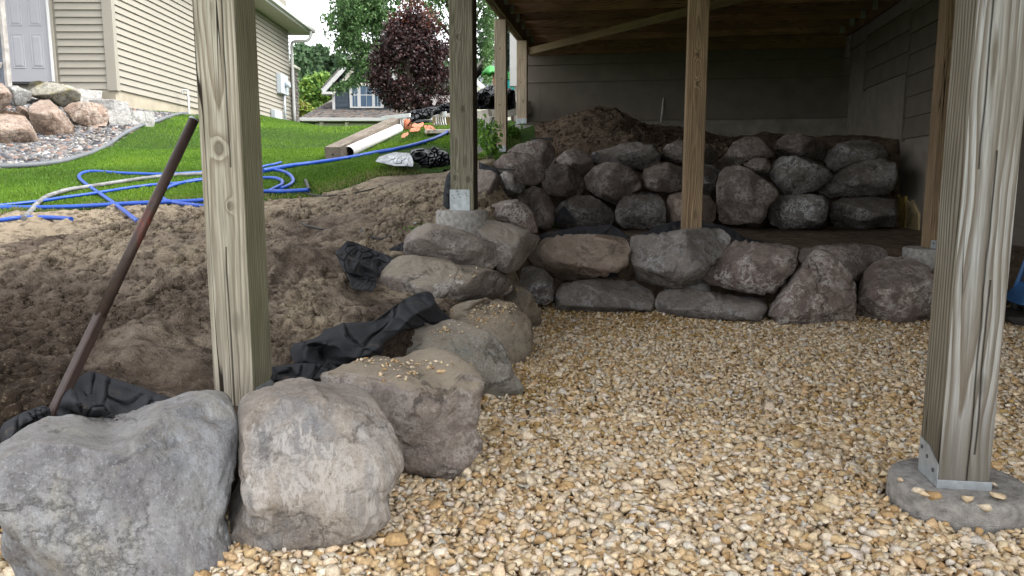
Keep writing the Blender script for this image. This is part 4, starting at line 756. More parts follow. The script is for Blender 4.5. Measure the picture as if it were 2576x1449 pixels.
def drape(name, poly, d, mat, label, cat='fabric', group=None, seed=1, bulge=.08, fold=.03, freq=7., fdir=(1, .35), tilt=1.2, th=.004, nt=110, nr=34, sharp=0, parent=None, gnd=None):
    """crumpled sheet: outline given at distance d, leaning back by `tilt` metres of depth per metre of height"""
    P = np.array(poly, float); x, y = P[:, 0], P[:, 1]; x2, y2 = np.roll(x, -1), np.roll(y, -1); cr = x*y2-x2*y; A = cr.sum()/2
    c = np.array([((x+x2)*cr).sum(), ((y+y2)*cr).sum()])/(6*A); S = 14
    dense = np.concatenate([P[i]+(P[(i+1) % len(P)]-P[i])*np.linspace(0, 1, S, endpoint=False)[:, None] for i in range(len(P))])
    k = np.exp(-np.linspace(-2, 2, 9)**2); k /= k.sum(); n_ = len(dense)
    dense = np.stack([np.convolve(np.r_[dense[-4:, j], dense[:, j], dense[:4, j]], k, 'valid') for j in (0, 1)], 1)
    sel = np.linspace(0, n_, nt, endpoint=False).astype(int); O = dense[sel]; s = np.linspace(0, 1, nr)**.8
    px = c[0]+s[:, None]*(O[:, 0]-c[0]); py = c[1]+s[:, None]*(O[:, 1]-c[1]); ss = np.broadcast_to(s[:, None], px.shape)
    dd = d*(1+tilt*(y.max()-py)/F)
    if gnd is not None:
        gxs = np.linspace(P[:, 0].min(), P[:, 0].max(), 15); gys = np.linspace(P[:, 1].min(), P[:, 1].max(), 15)
        G = np.array([[min(ground_at(a_, b_, lift=.10)[1]/ray(a_, b_)[1], d+gnd) for a_ in gxs] for b_ in gys])
        fx_ = np.clip((px-gxs[0])/(gxs[1]-gxs[0]), 0, 13.999); fy_ = np.clip((py-gys[0])/(gys[1]-gys[0]), 0, 13.999); i_, j_ = fx_.astype(int), fy_.astype(int); u_, w__ = fx_-i_, fy_-j_
        dd = (G[j_, i_]*(1-u_)+G[j_, i_+1]*u_)*(1-w__)+(G[j_+1, i_]*(1-u_)+G[j_+1, i_+1]*u_)*w__-.02
    q = np.stack([(px-c[0])/F*d, (py-c[1])/F*d, np.zeros_like(px)], -1)
    wq = q+.09*np.stack([fbm(q*5+3, 2, seed), fbm(q*5+9, 2, seed+1), 0*px], -1)
    fx, fy = fdir; L = math.hypot(fx, fy); proj = (wq[..., 0]*-fy+wq[..., 1]*fx)/L; along = (wq[..., 0]*fx+wq[..., 1]*fy)/L
    rid = 1-2*np.abs(fbm(np.stack([proj*freq, along*freq*.28, 0*proj+seed], -1), 3, seed+3)*1.6)
    if not sharp:
        wv = .35*fbm(q*3.3, 3, seed+31); rg_ = np.random.default_rng(seed); ex_ = np.abs(q[..., :2]).reshape(-1, 2).max(0); C_ = rg_.uniform(-1, 1, (26, 2))*ex_*1.1; ds_ = np.sort(np.linalg.norm(wq[..., None, :2]-C_, axis=-1), -1); cs_ = 1.2*math.sqrt(ex_[0]*ex_[1]*4/26); crz = 1.0*(ds_[..., 0]/cs_-.45)-.8*np.clip(1-(ds_[..., 1]-ds_[..., 0])/cs_*5, 0, 1)
        rid = .6*rid+crz+1.5*(1-2*np.abs(np.sin(np.pi*(proj*freq*.8+wv+seed)))**.8)*(.55+.45*fbm(q*4, 2, seed+41))
    if sharp:
        rg_ = np.random.default_rng(seed); ex_ = np.abs(q[..., :2]).reshape(-1, 2).max(0); C_ = rg_.uniform(-1, 1, (46, 2))*ex_*1.1; ds_ = np.sort(np.linalg.norm(q[..., None, :2]+.25*wq[..., None, :2]*0-C_, axis=-1), -1)
        cs_ = 1.2*math.sqrt(ex_[0]*ex_[1]*4/46); rid = rid*.5+1.5*(ds_[..., 0]/cs_-.45)-1.1*np.clip(1-(ds_[..., 1]-ds_[..., 0])/cs_*4, 0, 1)
    off = bulge*(1-ss**2)+(1.7 if gnd is not None else 1.15)*fold*rid*np.minimum(1, (1-ss)*3+.25)+.25*fold*fbm(wq*freq*3, 2, seed+6)
    u = (px-CX)/F; v_ = (CY-py)/F
    Rr = np.stack([u, math.cos(PITCH)+v_*math.sin(PITCH), -math.sin(PITCH)+v_*math.cos(PITCH)], -1)
    W = CAM+Rr*(dd-off)[..., None]; V = W.reshape(-1, 3); Cn = V.mean(0)
    ii = np.arange(nr-1)[:, None]*nt+np.arange(nt)[None]; jj = np.arange(nr-1)[:, None]*nt+(np.arange(nt)[None]+1) % nt
    Q = np.stack([ii, ii+nt, jj+nt, jj], -1).reshape(-1, 4)
    o = mesh(name, V-Cn, Q, mat, parent, smooth=True, loc=tuple(Cn)); md = o.modifiers.new('s', 'SOLIDIFY'); md.thickness = th; md.offset = 0
    tag(o, label, cat, group); return o
GFb = 'pieces of black landscape fabric behind the boulders'
D = drape
D('landscape_fabric', cC([(330, 440), (300, 380), (350, 260), (420, 190), (470, 155), (520, 160), (600, 190), (720, 225), (830, 270), (930, 298), (1010, 305), (960, 400), (800, 440), (500, 470)]), 2.45, M_FAB,
  'black fabric rising in a tent behind the huge boulder beside the iron bar', group=GFb, seed=4, bulge=.07, fold=.035, freq=6, fdir=(1, .2), tilt=.8, gnd=0.15)
D('landscape_fabric', cC([(0, 470), (20, 430), (120, 375), (230, 335), (262, 350), (270, 400), (250, 470), (130, 520), (50, 560), (10, 540)]), 2.25, M_FAB,
  'black fabric flap left of the foot of the iron bar', group=GFb, seed=8, bulge=.05, fold=.03, freq=6, fdir=(1, -.6), tilt=.8, gnd=0.1)
D('landscape_fabric', cG([(350, 1260), (380, 1220), (480, 1195), (580, 1165), (640, 1130), (665, 1085), (760, 1060), (850, 1018), (940, 1020), (1140, 1005), (1230, 940), (1330, 860), (1440, 790), (1560, 735), (1650, 718), (1700, 740), (1720, 810), (1770, 890), (1850, 960), (1910, 1010), (1820, 1030), (1680, 1030), (1500, 1060), (1300, 1150), (1230, 1200), (1220, 1300), (1150, 1360), (900, 1400), (700, 1420), (480, 1420), (380, 1390), (352, 1330)]), 3.35, M_FAB,
  'largest black fabric fold, sweeping from the weathered post to the boulder wall', group=GFb, seed=13, bulge=.06, fold=.06, freq=5.5, fdir=(1, -.5), tilt=1.1, nt=220, nr=60, gnd=0.42)
D('landscape_fabric', cG([(170, 1440), (420, 1405), (650, 1395), (900, 1385), (1000, 1380), (880, 1430), (760, 1500), (640, 1560), (160, 1560), (120, 1500)]), 2.75, M_FAB,
  'flat black fabric strip between the weathered post and the mauve boulder', group=GFb, seed=17, bulge=.03, fold=.03, freq=8, fdir=(1, 0), tilt=.6, gnd=0.2)
D('landscape_fabric', cG([(765, 350), (830, 300), (880, 240), (940, 245), (1050, 290), (1180, 340), (1330, 400), (1340, 440), (1220, 500), (1190, 590), (1080, 570), (960, 555), (870, 530), (820, 460), (790, 390)]), 4.15, M_FAB,
  'black fabric flap with a ragged edge left of the longest flat boulder', group=GFb, seed=21, bulge=.07, fold=.035, freq=6, fdir=(1, .4), tilt=.6, gnd=0.2)
D('landscape_fabric', cG([(880, 540), (960, 555), (1150, 590), (1170, 640), (1130, 720), (1000, 700), (930, 690), (915, 620)]), 4.2, M_FAB,
  'black fabric tucked in the hollow beneath the ragged flap', group=GFb, seed=22, bulge=-.03, fold=.02, freq=8, fdir=(0, 1), tilt=.3, gnd=0.1)
D('landscape_fabric', cG([(1275, 322), (1350, 285), (1430, 245), (1450, 330), (1380, 335)]), 4.6, M_FAB, 'small black fabric corner left of the pale oblong boulder', group=GFb, seed=25, bulge=.02, fold=.015, tilt=.8, nt=50, nr=14, gnd=0.2)
D('landscape_fabric', cA([(1490, 770), (1560, 745), (1650, 735), (1760, 715), (1900, 705), (2000, 695), (2060, 730), (2140, 790), (2080, 800), (1800, 790), (1600, 790), (1500, 800)]), 6.0, M_FAB,
  'black fabric edge rolled along the terrace above the pinkish coarse boulder', group=GFb, seed=29, bulge=.05, fold=.02, fdir=(1, 0), tilt=2)
D('landscape_fabric', cB([(0, 770), (100, 745), (140, 710), (330, 665), (450, 660), (560, 690), (680, 720), (780, 790), (900, 815), (930, 840), (700, 830), (560, 780), (300, 740), (100, 780)]), 5.85, M_FAB,
  'black fabric edge rolled along the terrace at the foot of the brown post', group=GFb, seed=31, bulge=.07, fold=.025, fdir=(1, .1), tilt=2, nt=150)
D('landscape_fabric', cA([(1600, 680), (1630, 600), (1665, 560), (1700, 600), (1750, 670), (1760, 690)]), 7.1, M_FAB, 'small pointed black fabric peak before the domed bottom boulder', group=GFb, seed=33, bulge=.05, fold=.02, tilt=.3, nt=50, nr=16)
D('landscape_fabric', cB([(1940, 940), (2010, 905), (2100, 880), (2160, 875), (2300, 890), (2300, 940), (2080, 960), (2000, 955)]), 5.5, M_FAB, 'black fabric bunched beside the silvery post over the dome shaped boulder', group=GFb, seed=35, bulge=.05, fold=.02, tilt=1, nt=60, nr=16)
D('landscape_fabric', cA([(805, 560), (812, 450), (830, 350), (868, 300), (900, 420), (900, 570), (830, 585)]), 4.75, M_FAB, 'black fabric hanging behind the left edge of the olive green post', group=GFb, seed=37, bulge=.05, fold=.02, fdir=(0, 1), tilt=.4, nt=60, nr=16)
D('landscape_fabric', cA([(1060, 250), (1120, 275), (1180, 295), (1215, 330), (1205, 350), (1130, 320), (1060, 300)]), 5.9, M_FAB, 'black fabric over the boulder just right of the olive green post', group=GFb, seed=39, bulge=.06, fold=.02, tilt=1, nt=60, nr=16)
D('landscape_fabric', cA([(1240, 1260), (1600, 1080), (2100, 1060), (2350, 1200), (2300, 1130), (2150, 1010), (2150, 800), (1400, 850), (1260, 1040)]), 5.85, M_FAB, 'black fabric lining visible in the gaps under the pinkish coarse boulder', group=GFb, seed=41, bulge=0, fold=.02, tilt=.1)
GP = 'black plastic sheets on the lawn'
D('plastic_sheet', cH([(115, 1090), (190, 1010), (300, 975), (450, 935), (560, 945), (705, 950), (740, 1040), (760, 1110), (750, 1180), (640, 1165), (450, 1165), (300, 1130)]), 6.9, M_FILM2,
  'silvery flat end of the crumpled plastic sheet on the lawn', 'plastic sheet', GP, 43, .03, .03, 8, (1, .2), 5, sharp=1, gnd=.6)
D('plastic_sheet', cH([(700, 960), (720, 900), (800, 880), (920, 865), (1010, 890), (1100, 840), (1200, 880), (1330, 945), (1380, 1010), (1420, 1060), (1440, 1300), (1400, 1350), (1250, 1340), (1100, 1320), (960, 1250), (880, 1200), (860, 1130), (740, 1080)]), 6.6, M_FILM,
  'glossy crumpled black plastic heap beside the olive green post', 'plastic sheet', GP, 47, .14, .07, 6, (1, -.6), 1.2, sharp=1, nt=160, nr=50)
D('plastic_sheet', cH([(590, 520), (620, 440), (660, 350), (690, 260), (760, 225), (880, 215), (1000, 180), (1130, 170), (1160, 220), (1120, 300), (1040, 380), (860, 380), (720, 440), (640, 520)]), 12.6, M_FILM,
  'long black plastic bundle lying over the end of the timber and rake', 'plastic sheet', GP, 51, .25, .12, 3, (1, -.5), .8, sharp=1, nt=160, nr=50)
D('plastic_sheet', cH([(1080, 230), (1150, 170), (1280, 110), (1400, 90), (1460, 90), (1460, 285), (1280, 275), (1140, 300), (1070, 330)]), 12.2, M_FILM,
  'twisted black plastic rising to the olive green post', 'plastic sheet', GP, 52, .25, .12, 3, (1, -.5), .8, sharp=1, nt=120, nr=40)
D('plastic_sheet', cH([(700, 450), (860, 380), (1040, 390), (1130, 405), (1120, 430), (980, 440), (800, 460)]), 12.9, M_FILM, 'black plastic tail lying in the grass behind the orange strips', 'plastic sheet', GP, 53, .1, .04, 3, (1, 0), 2, nt=60, nr=18)
cF = lambda P: [(1181.9+.2426*x, 63.9+.2426*y) for x, y in P]
D('plastic_sheet', cF([(60, 700), (120, 660), (200, 625), (260, 620), (330, 640), (420, 650), (470, 680), (475, 860), (400, 880), (250, 870), (60, 870)]), 10.6, M_FILM,
  'big black plastic bundle piled behind the tan middle post', 'plastic sheet', GP, 57, .25, .10, 4, (1, -1), .6, sharp=1, nt=140, nr=44)

# ------------------------------------------------------------------ hoses, pipe, timber and small things
HP = []
def hose(name, pts, r, mat, lab, cat='hose', grp=None, lift=None, up0=None, n=8):
    P = gpath(pts, r); P = smoothpath(P, n)
    if r > .01: P[:, 2] += .012; HP.append((P[::4], r+.012))
    if up0 is not None: P = P+up0(len(P))
    o = tube(name, P, r, mat); tag(o, lab, cat, grp); return o
GH = 'loose loops of blue hose on the lawn edge'
sr = 'blue_hose'
hose(sr, c1([(-60, 1330), (0, 1326), (130, 1325), (260, 1325), (500, 1318), (800, 1300), (1000, 1292), (1285, 1278), (1480, 1245), (1675, 1222), (1800, 1222), (1960, 1212)]), .017, M_BLUE, 'longest straight blue hose lying along the edge of the lawn', grp=GH)
o = hose(sr, c1([(1960, 1212), (1950, 1185), (1938, 1152)]), .014, M_CABLE, 'dark hose fitting sticking up at the end of the longest blue hose', 'hose fitting')
o.name = 'hose_fitting'
hose(sr, c1([(875, 1415), (830, 1380), (740, 1310), (640, 1240), (560, 1185), (508, 1142), (505, 1116), (545, 1097), (620, 1094), (800, 1106), (1050, 1112), (1275, 1100), (1500, 1088), (1670, 1085), (1760, 1086), (1830, 1110), (1860, 1150), (1835, 1182), (1780, 1205)]), .0155, M_BLUE, 'blue hose bent in a sharp hairpin and running down into the dirt', grp=GH)
hose(sr, c1([(1700, 1222), (1745, 1200), (1785, 1178), (1788, 1155), (1745, 1137), (1670, 1135), (1480, 1140), (1275, 1145), (1150, 1168), (1060, 1200), (1022, 1240), (1045, 1275), (1130, 1297), (1285, 1315), (1400, 1318)]), .0155, M_BLUE, 'blue hose in a rounded loop passing behind the weathered post', grp=GH)
hose(sr, c1([(-60, 1318), (0, 1312), (250, 1285), (400, 1262), (600, 1234), (800, 1202), (950, 1182), (1130, 1168), (1270, 1150), (1480, 1115), (1670, 1062), (1730, 1050), (1782, 1036)]), .014, M_BLUE, 'pale blue hose half sunk in grass, its free end right of the weathered post', grp=GH)
hose(sr, c1([(-60, 1418), (0, 1408), (100, 1394), (200, 1390), (320, 1390), (455, 1400)]), .0155, M_BLUE, 'short blue hose end buried in dirt at the left edge', grp=GH)
hose('grey_hose', c1([(150, 1395), (200, 1345), (240, 1298), (300, 1255), (420, 1215), (560, 1192), (700, 1170), (900, 1140), (1100, 1118), (1300, 1108)]), .019, M_GREYH, 'muddy grey hose crossing under the blue hoses')
hose(sr, cE([(75, 1400), (150, 1388), (300, 1360), (500, 1335), (700, 1305), (850, 1280), (1000, 1250), (1150, 1225), (1300, 1190), (1450, 1145), (1550, 1100), (1612, 1062), (1760, 990)]), .024, M_BLUE, 'thick blue hose curving up the lawn and behind the olive green post')
hose('cable', cA([(-200, 470), (-60, 492), (40, 485), (150, 475), (350, 430), (420, 398), (500, 393), (570, 415), (548, 430), (520, 500), (470, 555), (400, 548), (330, 550), (280, 590), (245, 650), (215, 700), (235, 750), (300, 785), (370, 797), (450, 780), (530, 768)]), .006, M_CABLE, 'thin black cable snaking over the dry dirt slope', 'cable', n=6)
hose('cable', cG([(100, -70), (250, -10), (330, 0), (480, 85), (560, 105), (680, 128), (850, 112), (1000, 110)]), .006, M_CABLE, 'thin grey cable running from the weathered post across the dirt', 'cable', n=6)
o = mesh('washer', [(math.cos(a)*.022, math.sin(a)*.022, z) for z in (0, .006) for a in np.linspace(0, 2*np.pi, 14, endpoint=False)], [tuple(range(14))[::-1], tuple(range(14, 28))]+[(j, (j+1) % 14, 14+(j+1) % 14, 14+j) for j in range(14)], M_GALV, loc=tuple(ground_at(1046, 563, lift=.004)+[-.0, 0, .004]))
tag(o, 'small round metal cap on the dry dirt below the cable loop', 'metal cap')
# iron digging bar
m, n, b = newmat('rusty_iron', .5, .5); M_IRON = m
v = mapc(n, rnd=False); f = noise(n, v, 25, 6, .7); g = noise(n, mapc(n, (1, 1, .35), False), 9, 5, .65)
sp = N(n, 'ShaderNodeSeparateXYZ'); n.links.new(v, sp.inputs[0]); zr = ramp(n, sp.outputs[2], [(.38, 0.), (.5, 1.), (.72, 1.), (.82, 0.)])
c = mix(n, f, (.018, .013, .012), (.075, .045, .036)); c = mix(n, math_(n, 'MULTIPLY', zr, ramp(n, g, [(.55, 0.), (.66, .8)])), c, (.16, .03, .018))
n.links.new(c, b.inputs['Base Color']); b.inputs['Metallic'].default_value = .3; bump(n, b, f, .5, .003)
ba, bb = atd(132, 1046, 2.06), atd(487, 303, 2.42); ax = (bb-ba)/np.linalg.norm(bb-ba)
bar = empty('digging_bar', tuple(ba-ax*.12), 0, 'rusty round iron bar leaning on the weathered post', 'iron bar')
o = tube('shaft', np.array([ba+ax*.30, bb])-(ba-ax*.12), [.0160, .0160], M_IRON, bar, 16)
sq = beam('chisel_shank', (0, 0, 0), tuple((ba+ax*.31)-(ba-ax*.12)), .028, .028, M_IRON, bar, .004)
tube('end_cap', np.array([bb-ax*.001, bb+ax*.006])-(ba-ax*.12), .0165, M_GALV, bar, 16)


# timber and white pipe on the lawn
def on_lawn(px, py, h): p = ground_at(px, py); return p+[0, 0, h]
ta = aty(838, 408, 8.9); tb = aty(1000, 320, 13.4); tb = tb+(tb-ta)*.02
ln = ta+(tb-ta)*np.linspace(0, 1, 12)[:, None]; lf = max(0, float((H(ln[:, 0], ln[:, 1], False)-ln[:, 2]).max())); ta = ta+[0, 0, lf]; tb = tb+[0, 0, lf]
o = beam('timber', ta+[0, 0, .085], tb+[0, 0, .085], .19, .18, M_BEAMOLD, None, .004); tag(o, 'square grey timber lying on the lawn beside the white pipe', 'timber')
en = M_CABLE
mesh('bolt_hole', [(math.cos(a)*.014, math.sin(a)*.014, -.002) for a in np.linspace(0, 2*np.pi, 12, endpoint=False)]+[(math.cos(a)*.014, math.sin(a)*.014, .01) for a in np.linspace(0, 2*np.pi, 12, endpoint=False)], [tuple(range(12)), tuple(range(12, 24))]+[(j, (j+1) % 12, 12+(j+1) % 12, 12+j) for j in range(12)], M_CABLE, o)
pa = aty(877, 400, 9.2)+[0, 0, .08]; pb_ = aty(1003, 337, 12.3)+[0, 0, .08]; ln = pa+(pb_-pa)*np.linspace(0, 1, 12)[:, None]; lf = max(0, float((H(ln[:, 0], ln[:, 1], False)+.055-ln[:, 2]).max())); pa[2] += lf; pb_[2] += lf
pp = empty('drain_pipe', tuple(pa), 0, 'white plastic drain pipe lying on the lawn', 'pipe')
k = 24; ax = (pb_-pa)/np.linalg.norm(pb_-pa); s_ = np.cross(ax, [0, 0, 1]); s_ /= np.linalg.norm(s_); u_ = np.cross(s_, ax)
def ring(c, r, q=1.35): return [c+q*r*(math.cos(a)*s_+math.sin(a)*u_) for a in np.linspace(0, 2*np.pi, k, endpoint=False)]
L = pb_-pa
o = mesh('pipe_wall', ring(0*pa, .055)+ring(L, .055)+ring(0*pa, .049), [(j, (j+1) % k, k+(j+1) % k, k+j) for j in range(k)]+[(2*k+j, 2*k+(j+1) % k, (j+1) % k, j) for j in range(k)], M_PVC, pp, True)
o = mesh('pipe_bore', ring(0*pa, .049)+ring(L*.96, .049), [(j, k+j, k+(j+1) % k, (j+1) % k) for j in range(k)]+[tuple(range(k, 2*k))], M_PIPEIN, pp, True)

# landscape rakes
M_ALU = m_plain('rake_aluminium', (.62, .65, .64), .5, .06, 12, 0, metal=.2)
def rake(a, b, n_, drop, lab):
    a = np.array(a); b = np.array(b); t = empty('rake', tuple(a), 0, lab, 'rake'); beam('rake_head', (0, 0, 0), b-a, .03, .07, M_ALU, t, .004)
    for i in range(n_):
        q = (b-a)*((i+.5)/n_); tube('tine', [q+[0, 0, -.03], q+[.01, -.03, -.03-drop*.6], q+[.03, -.09, -.03-drop]], .009, M_ALU, t, 5)
rake(atd(961, 298, 13.2), atd(1032, 290, 12.6), 13, .17, 'pale aluminium landscape rake lying tines down on the end of the timber')
rake(atd(1088, 288, 12.6), atd(1122, 286, 12.0), 6, .16, 'second aluminium rake poking out under the black plastic bundle')
tb_ = box('tan_block', (-.15, -.12, 0), (.17, .12, .15), m_plain('tan_cardboard', (.34, .26, .13), .8), None, .004, loc=tuple(ground_at(1112, 318, lift=0))); tag(tb_, 'tan box on the grass below the black plastic bundle', 'box')
GO = 'orange rubber strips on the grass'
for k, (pg, lb) in enumerate([([(720, 500), (770, 440), (830, 465), (925, 430), (930, 480), (870, 525), (780, 525)], 'orange strip folded at the back of the heap'),
                              ([(690, 590), (720, 530), (800, 525), (880, 540), (830, 585), (750, 590)], 'orange strip lying flat in the middle of the heap'),
                              ([(930, 500), (960, 480), (1030, 510), (1050, 560), (1000, 580), (960, 545)], 'orange strip in the right part of the heap'),
                              ([(1000, 480), (1080, 500), (1115, 540), (1120, 570), (1060, 545), (1020, 510)], 'rightmost orange strip beside the flat stone'),
                              ([(555, 660), (600, 620), (670, 600), (675, 640), (640, 665), (600, 690), (560, 690)], 'small orange strip apart from the heap nearest the white pipe')]):
    D('rubber_strip', cH(pg), float((ground_at(*cH([pg[0]])[0]))[1]), M_TERRA, lb, 'rubber strip', GO, 70+k, .06, .035, 9, (1, .5), 3, .006, 50, 14, gnd=3)
cpt = ground_at(*cH([(665, 560)])[0]); an = np.linspace(0, 2*np.pi*.93, 24)
V = [(cpt[0]+math.cos(a)*.07, cpt[1]+math.sin(a)*.06, cpt[2]+z+.02*math.sin(3*a)) for z in (-.01, .16) for a in an]
o = mesh('rubber_strip', V, [(i, i+1, 24+i+1, 24+i) for i in range(23)], M_TERRA, smooth=True); o.modifiers.new('s', 'SOLIDIFY').thickness = .008; tag(o, 'orange strip curled upright into a ring', 'rubber strip', GO)
M_SLAB = m_plain('flat_limestone', (.50, .46, .38), .9, .1, 6, .4)
sl_ = box('stepping_stone', (-.3, -.22, -.03), (.3, .22, .03), M_SLAB, None, .01, loc=tuple(ground_at(1125, 333, lift=.02))); tag(sl_, 'flat pale stepping stone in the grass by the orange strips', 'stepping stone')

# gravel crumbs lying on the boulders and pier: found by dropping rays
bpy.context.view_layer.update(); dg = bpy.context.evaluated_depsgraph_get()
def crumbs(pxs, lab_each):
    Ps = []
    for (x, y) in pxs:
        r = Vector(ray(x, y)); r.normalize(); hit, loc, nr, fi, ob, mt = sc.ray_cast(dg, Vector(CAM), r)
        if hit and ob.name.startswith(('boulder', 'concrete_pier', 'landscape')) and nr.z > .05: Ps.append(np.array(loc)+[0, 0, .004])
    return np.array(Ps)
cr_ = []
rr_ = np.random.default_rng(5)
for (cx, cy, sx, sy, k) in [(1040, 922, 120, 22, 60), (920, 905, 40, 10, 14), (1220, 800, 70, 28, 90), (1130, 835, 60, 12, 30), (1250, 770, 60, 10, 40), (1180, 690, 60, 18, 14), (1010, 950, 100, 12, 18), (1300, 725, 15, 6, 14), (215, 720, 0, 0, 0)]:
    cr_ += list(zip(rr_.normal(cx, sx/2+.1, k), rr_.normal(cy, sy/2+.1, k)))
P = crumbs(cr_, ''); sz = np.abs(rr_.normal(0, 1, len(P)))*.004+.003
Vv, Ff, Cc = scatter(protoF, P, sz, .4, pick(PALG[:4], [4, 3, 2, 2], len(P), rr_), rr_, (1, .8, .55))
o = mesh('gravel_crumbs', Vv, Ff, M_GRAV, col=Cc); tag(o, 'small limestone crumbs spilled over the tops of the edging boulders', 'gravel', kind='stuff')
GS = 'loose gravel stones on the round pier'
for k, (x, y, s, lb) in enumerate([(2264, 1204, .013, 'pale stone at the left rim of the round pier'), (2309, 1234, .017, 'cream stone left of the dark mortar crumbs on the pier'), (2331, 1240, .019, 'long cream stone touching the post bracket on the pier'),
                                   (2348, 1246, .020, 'ochre stone standing in front of the post bracket'), (2435, 1253, .018, 'cream stone in front of the middle of the silvery post'), (2480, 1276, .020, 'pale stone near the front rim of the pier'),
                                   (2510, 1246, .018, 'tan stone right of the silvery post on the pier'), (2502, 1218, .012, 'small tan stone at the right corner of the silvery post')]):
    r = ray(x, y); t_ = (.098-CH)/r[2]; p = CAM+r*t_; Vp, Fp = protoN[k % len(protoN)]
    c_ = (PALG[3] if k == 3 else PALG[0] if k % 2 else PALG[1]); Rm = rotm(1, .2, rr_)[0]
    o = mesh('stone', (Vp*[s, s*.75, s*.55])@Rm.T, Fp, M_GRAV, col=np.tile(c_, (len(Vp), 1)), loc=tuple(p)); tag(o, lb, 'stone', GS)
# clods on the dirt
Xc = rng.uniform(-4.4, .3, 85000); Yc = 1.9+6.3*rng.uniform(0, 1, 85000)**1.35
cl = fbm(xy3(Xc, Yc)*1.6, 3, 77)
kk = ~inl(Xc, Yc) & (poly_dist(Xc, Yc, PG) > .16) & (poly_dist(Xc, Yc, PT) > .1) & (rng.uniform(size=len(Xc)) < sstep((cl+.3)/.5)*np.where(Yc > 5.6, .3, 1)) & (np.abs(Xc) < Yc*.75+.2) & (np.hypot(Xc+.905, Yc-2.4) > .17) & ~((np.abs(Yc-(3.75+.12*(Xc+1.9))) < .2) & (Xc < -1.1))
Xc, Yc = Xc[kk], Yc[kk]; Zc = H(Xc, Yc); cs = np.minimum(rng.lognormal(0, .75, len(Xc))*.0085, .045)
dk = fbm(xy3(Xc, Yc)*1.1, 3, 79)[:, None]; cc = np.where(dk > 0, 1, 0)*np.array([[.09, .062, .043]])+np.where(dk > 0, 0, 1)*np.array([[.30, .235, .165]]); cc = cc*(1+rng.normal(0, .2, (len(cc), 1)))
cf = [(Vp*(1+.25*fbm(Vp*2+k, 2, k)[:, None]), Fp) for k, (Vp, Fp) in enumerate([(I1[0], I1[1]) for _ in range(8)])]
Vv, Ff, Cc = scatter(cf, np.c_[Xc, Yc, Zc], cs, .8, np.clip(cc, .02, .5), rng, (1, .85, .7))
o = mesh('dirt_clods', Vv, Ff, M_DIRT); tag(o, 'loose clods of soil strewn over the excavated dirt', 'soil', kind='stuff')
# clods on the heap under the deck
Xc = rng.uniform(.3, 3.2, 4000); Yc = rng.uniform(8.5, 11, 4000); Zc = H(Xc, Yc)
Vv, Ff, Cc = scatter(cf, np.c_[Xc, Yc, Zc], rng.lognormal(0, .5, 4000)*.011, .8, np.tile((.19, .14, .095), (4000, 1)), rng, (1, .85, .7))
o = mesh('soil_clods', Vv, Ff, M_DIRT2, smooth=True); tag(o, 'lumps of soil on the heap against the dark back wall', 'soil', kind='stuff')
# flat clod block and rods
for (a, b_, d, r, lb) in [((1333, 350), (1392, 348), 8.0, .02, 'flat black strip lying above the upper left boulder'), ((1245, 424), (1296, 428), 6.55, .013, 'black plastic stake pointing right over the reddish brown boulder')]:
    o = beam('black_strip', atd(*a, d), atd(*b_, d), .04, r, M_CABLE); tag(o, lb, 'plastic strip')

# river stones of the rock bed
X_ = rng.uniform(-9.5, -3.2, 60000); Y_ = rng.uniform(8, 16.5, 60000); kk = inr(X_, Y_) & (X_/Y_ > -.76) & (X_ < -2)
X_, Y_ = X_[kk][:13000], Y_[kk][:13000]; Z_ = H(X_, Y_)+rng.uniform(0, .02, len(X_))
PR = [(.13, .13, .137), (.075, .08, .088), (.19, .175, .16), (.20, .13, .10), (.30, .29, .275), (.04, .04, .045), (.10, .08, .066)]
pv = [(I1[0], I1[1])]
Vv, Ff, Cc = scatter(pv, np.c_[X_, Y_, Z_], rng.lognormal(0, .25, len(X_))*.036, .5, pick(PR, [20, 20, 16, 10, 10, 12, 8], len(X_), rng), rng, (1, .75, .5))
o = mesh('river_stones', Vv, Ff, m_tint('river_stone', .7, spec=.3), col=Cc, smooth=True); tag(o, 'grey, pink and white river stones filling the rock bed', 'river stones', kind='stuff')
eg = smoothpath(np.array([(p[0], p[1], 0) for p in RB]), 6); eg[:, 2] = H(eg[:, 0], eg[:, 1], False)+.035
tag(tube('lawn_edging', eg, .03, m_plain('edging_plastic', (.13, .14, .15), .6), k=8), 'dark curved plastic edging between the lawn and the river stones', 'edging')

# limestone blocks beside the foundation
M_LIME = m_rock('white_limestone', (.40, .39, .37), (.25, .245, .235), (.5, .5, .49), 3, .3, dust=(.42, .41, .39), dustamt=.3, bs=.9)
def block(p0, p1, ztop, zbot, dep, seed, lab, parent):
    a = np.array(p0); b = np.array(p1); e = (b-a)/np.linalg.norm(b-a); nn = np.array([-e[1], e[0]]); L = np.linalg.norm(b-a)
    bm = bmesh.new(); bmesh.ops.create_cube(bm, size=1); bmesh.ops.subdivide_edges(bm, edges=bm.edges[:], cuts=9, use_grid_fill=True)
    V = np.array([v.co[:] for v in bm.verts]); Fc = [[v.index for v in f.verts] for f in bm.faces]; bm.free()
    W = np.c_[V[:, 0]*L*.97, V[:, 1]*dep, V[:, 2]*(ztop-zbot)*.97]; W += .03*np.stack([fbm(W*6+seed+i*9, 4, seed+i) for i in range(3)], -1)
    c = (a+b)/2+nn*dep/2; X = c[0]+W[:, 0]*e[0]+W[:, 1]*nn[0]; Y = c[1]+W[:, 0]*e[1]+W[:, 1]*nn[1]; Z = (ztop+zbot)/2+W[:, 2]
    o = mesh('limestone_block', np.c_[X, Y, Z], Fc, M_LIME); tag(o, lab, 'stone block', 'white limestone blocks stepping up to the door'); return o
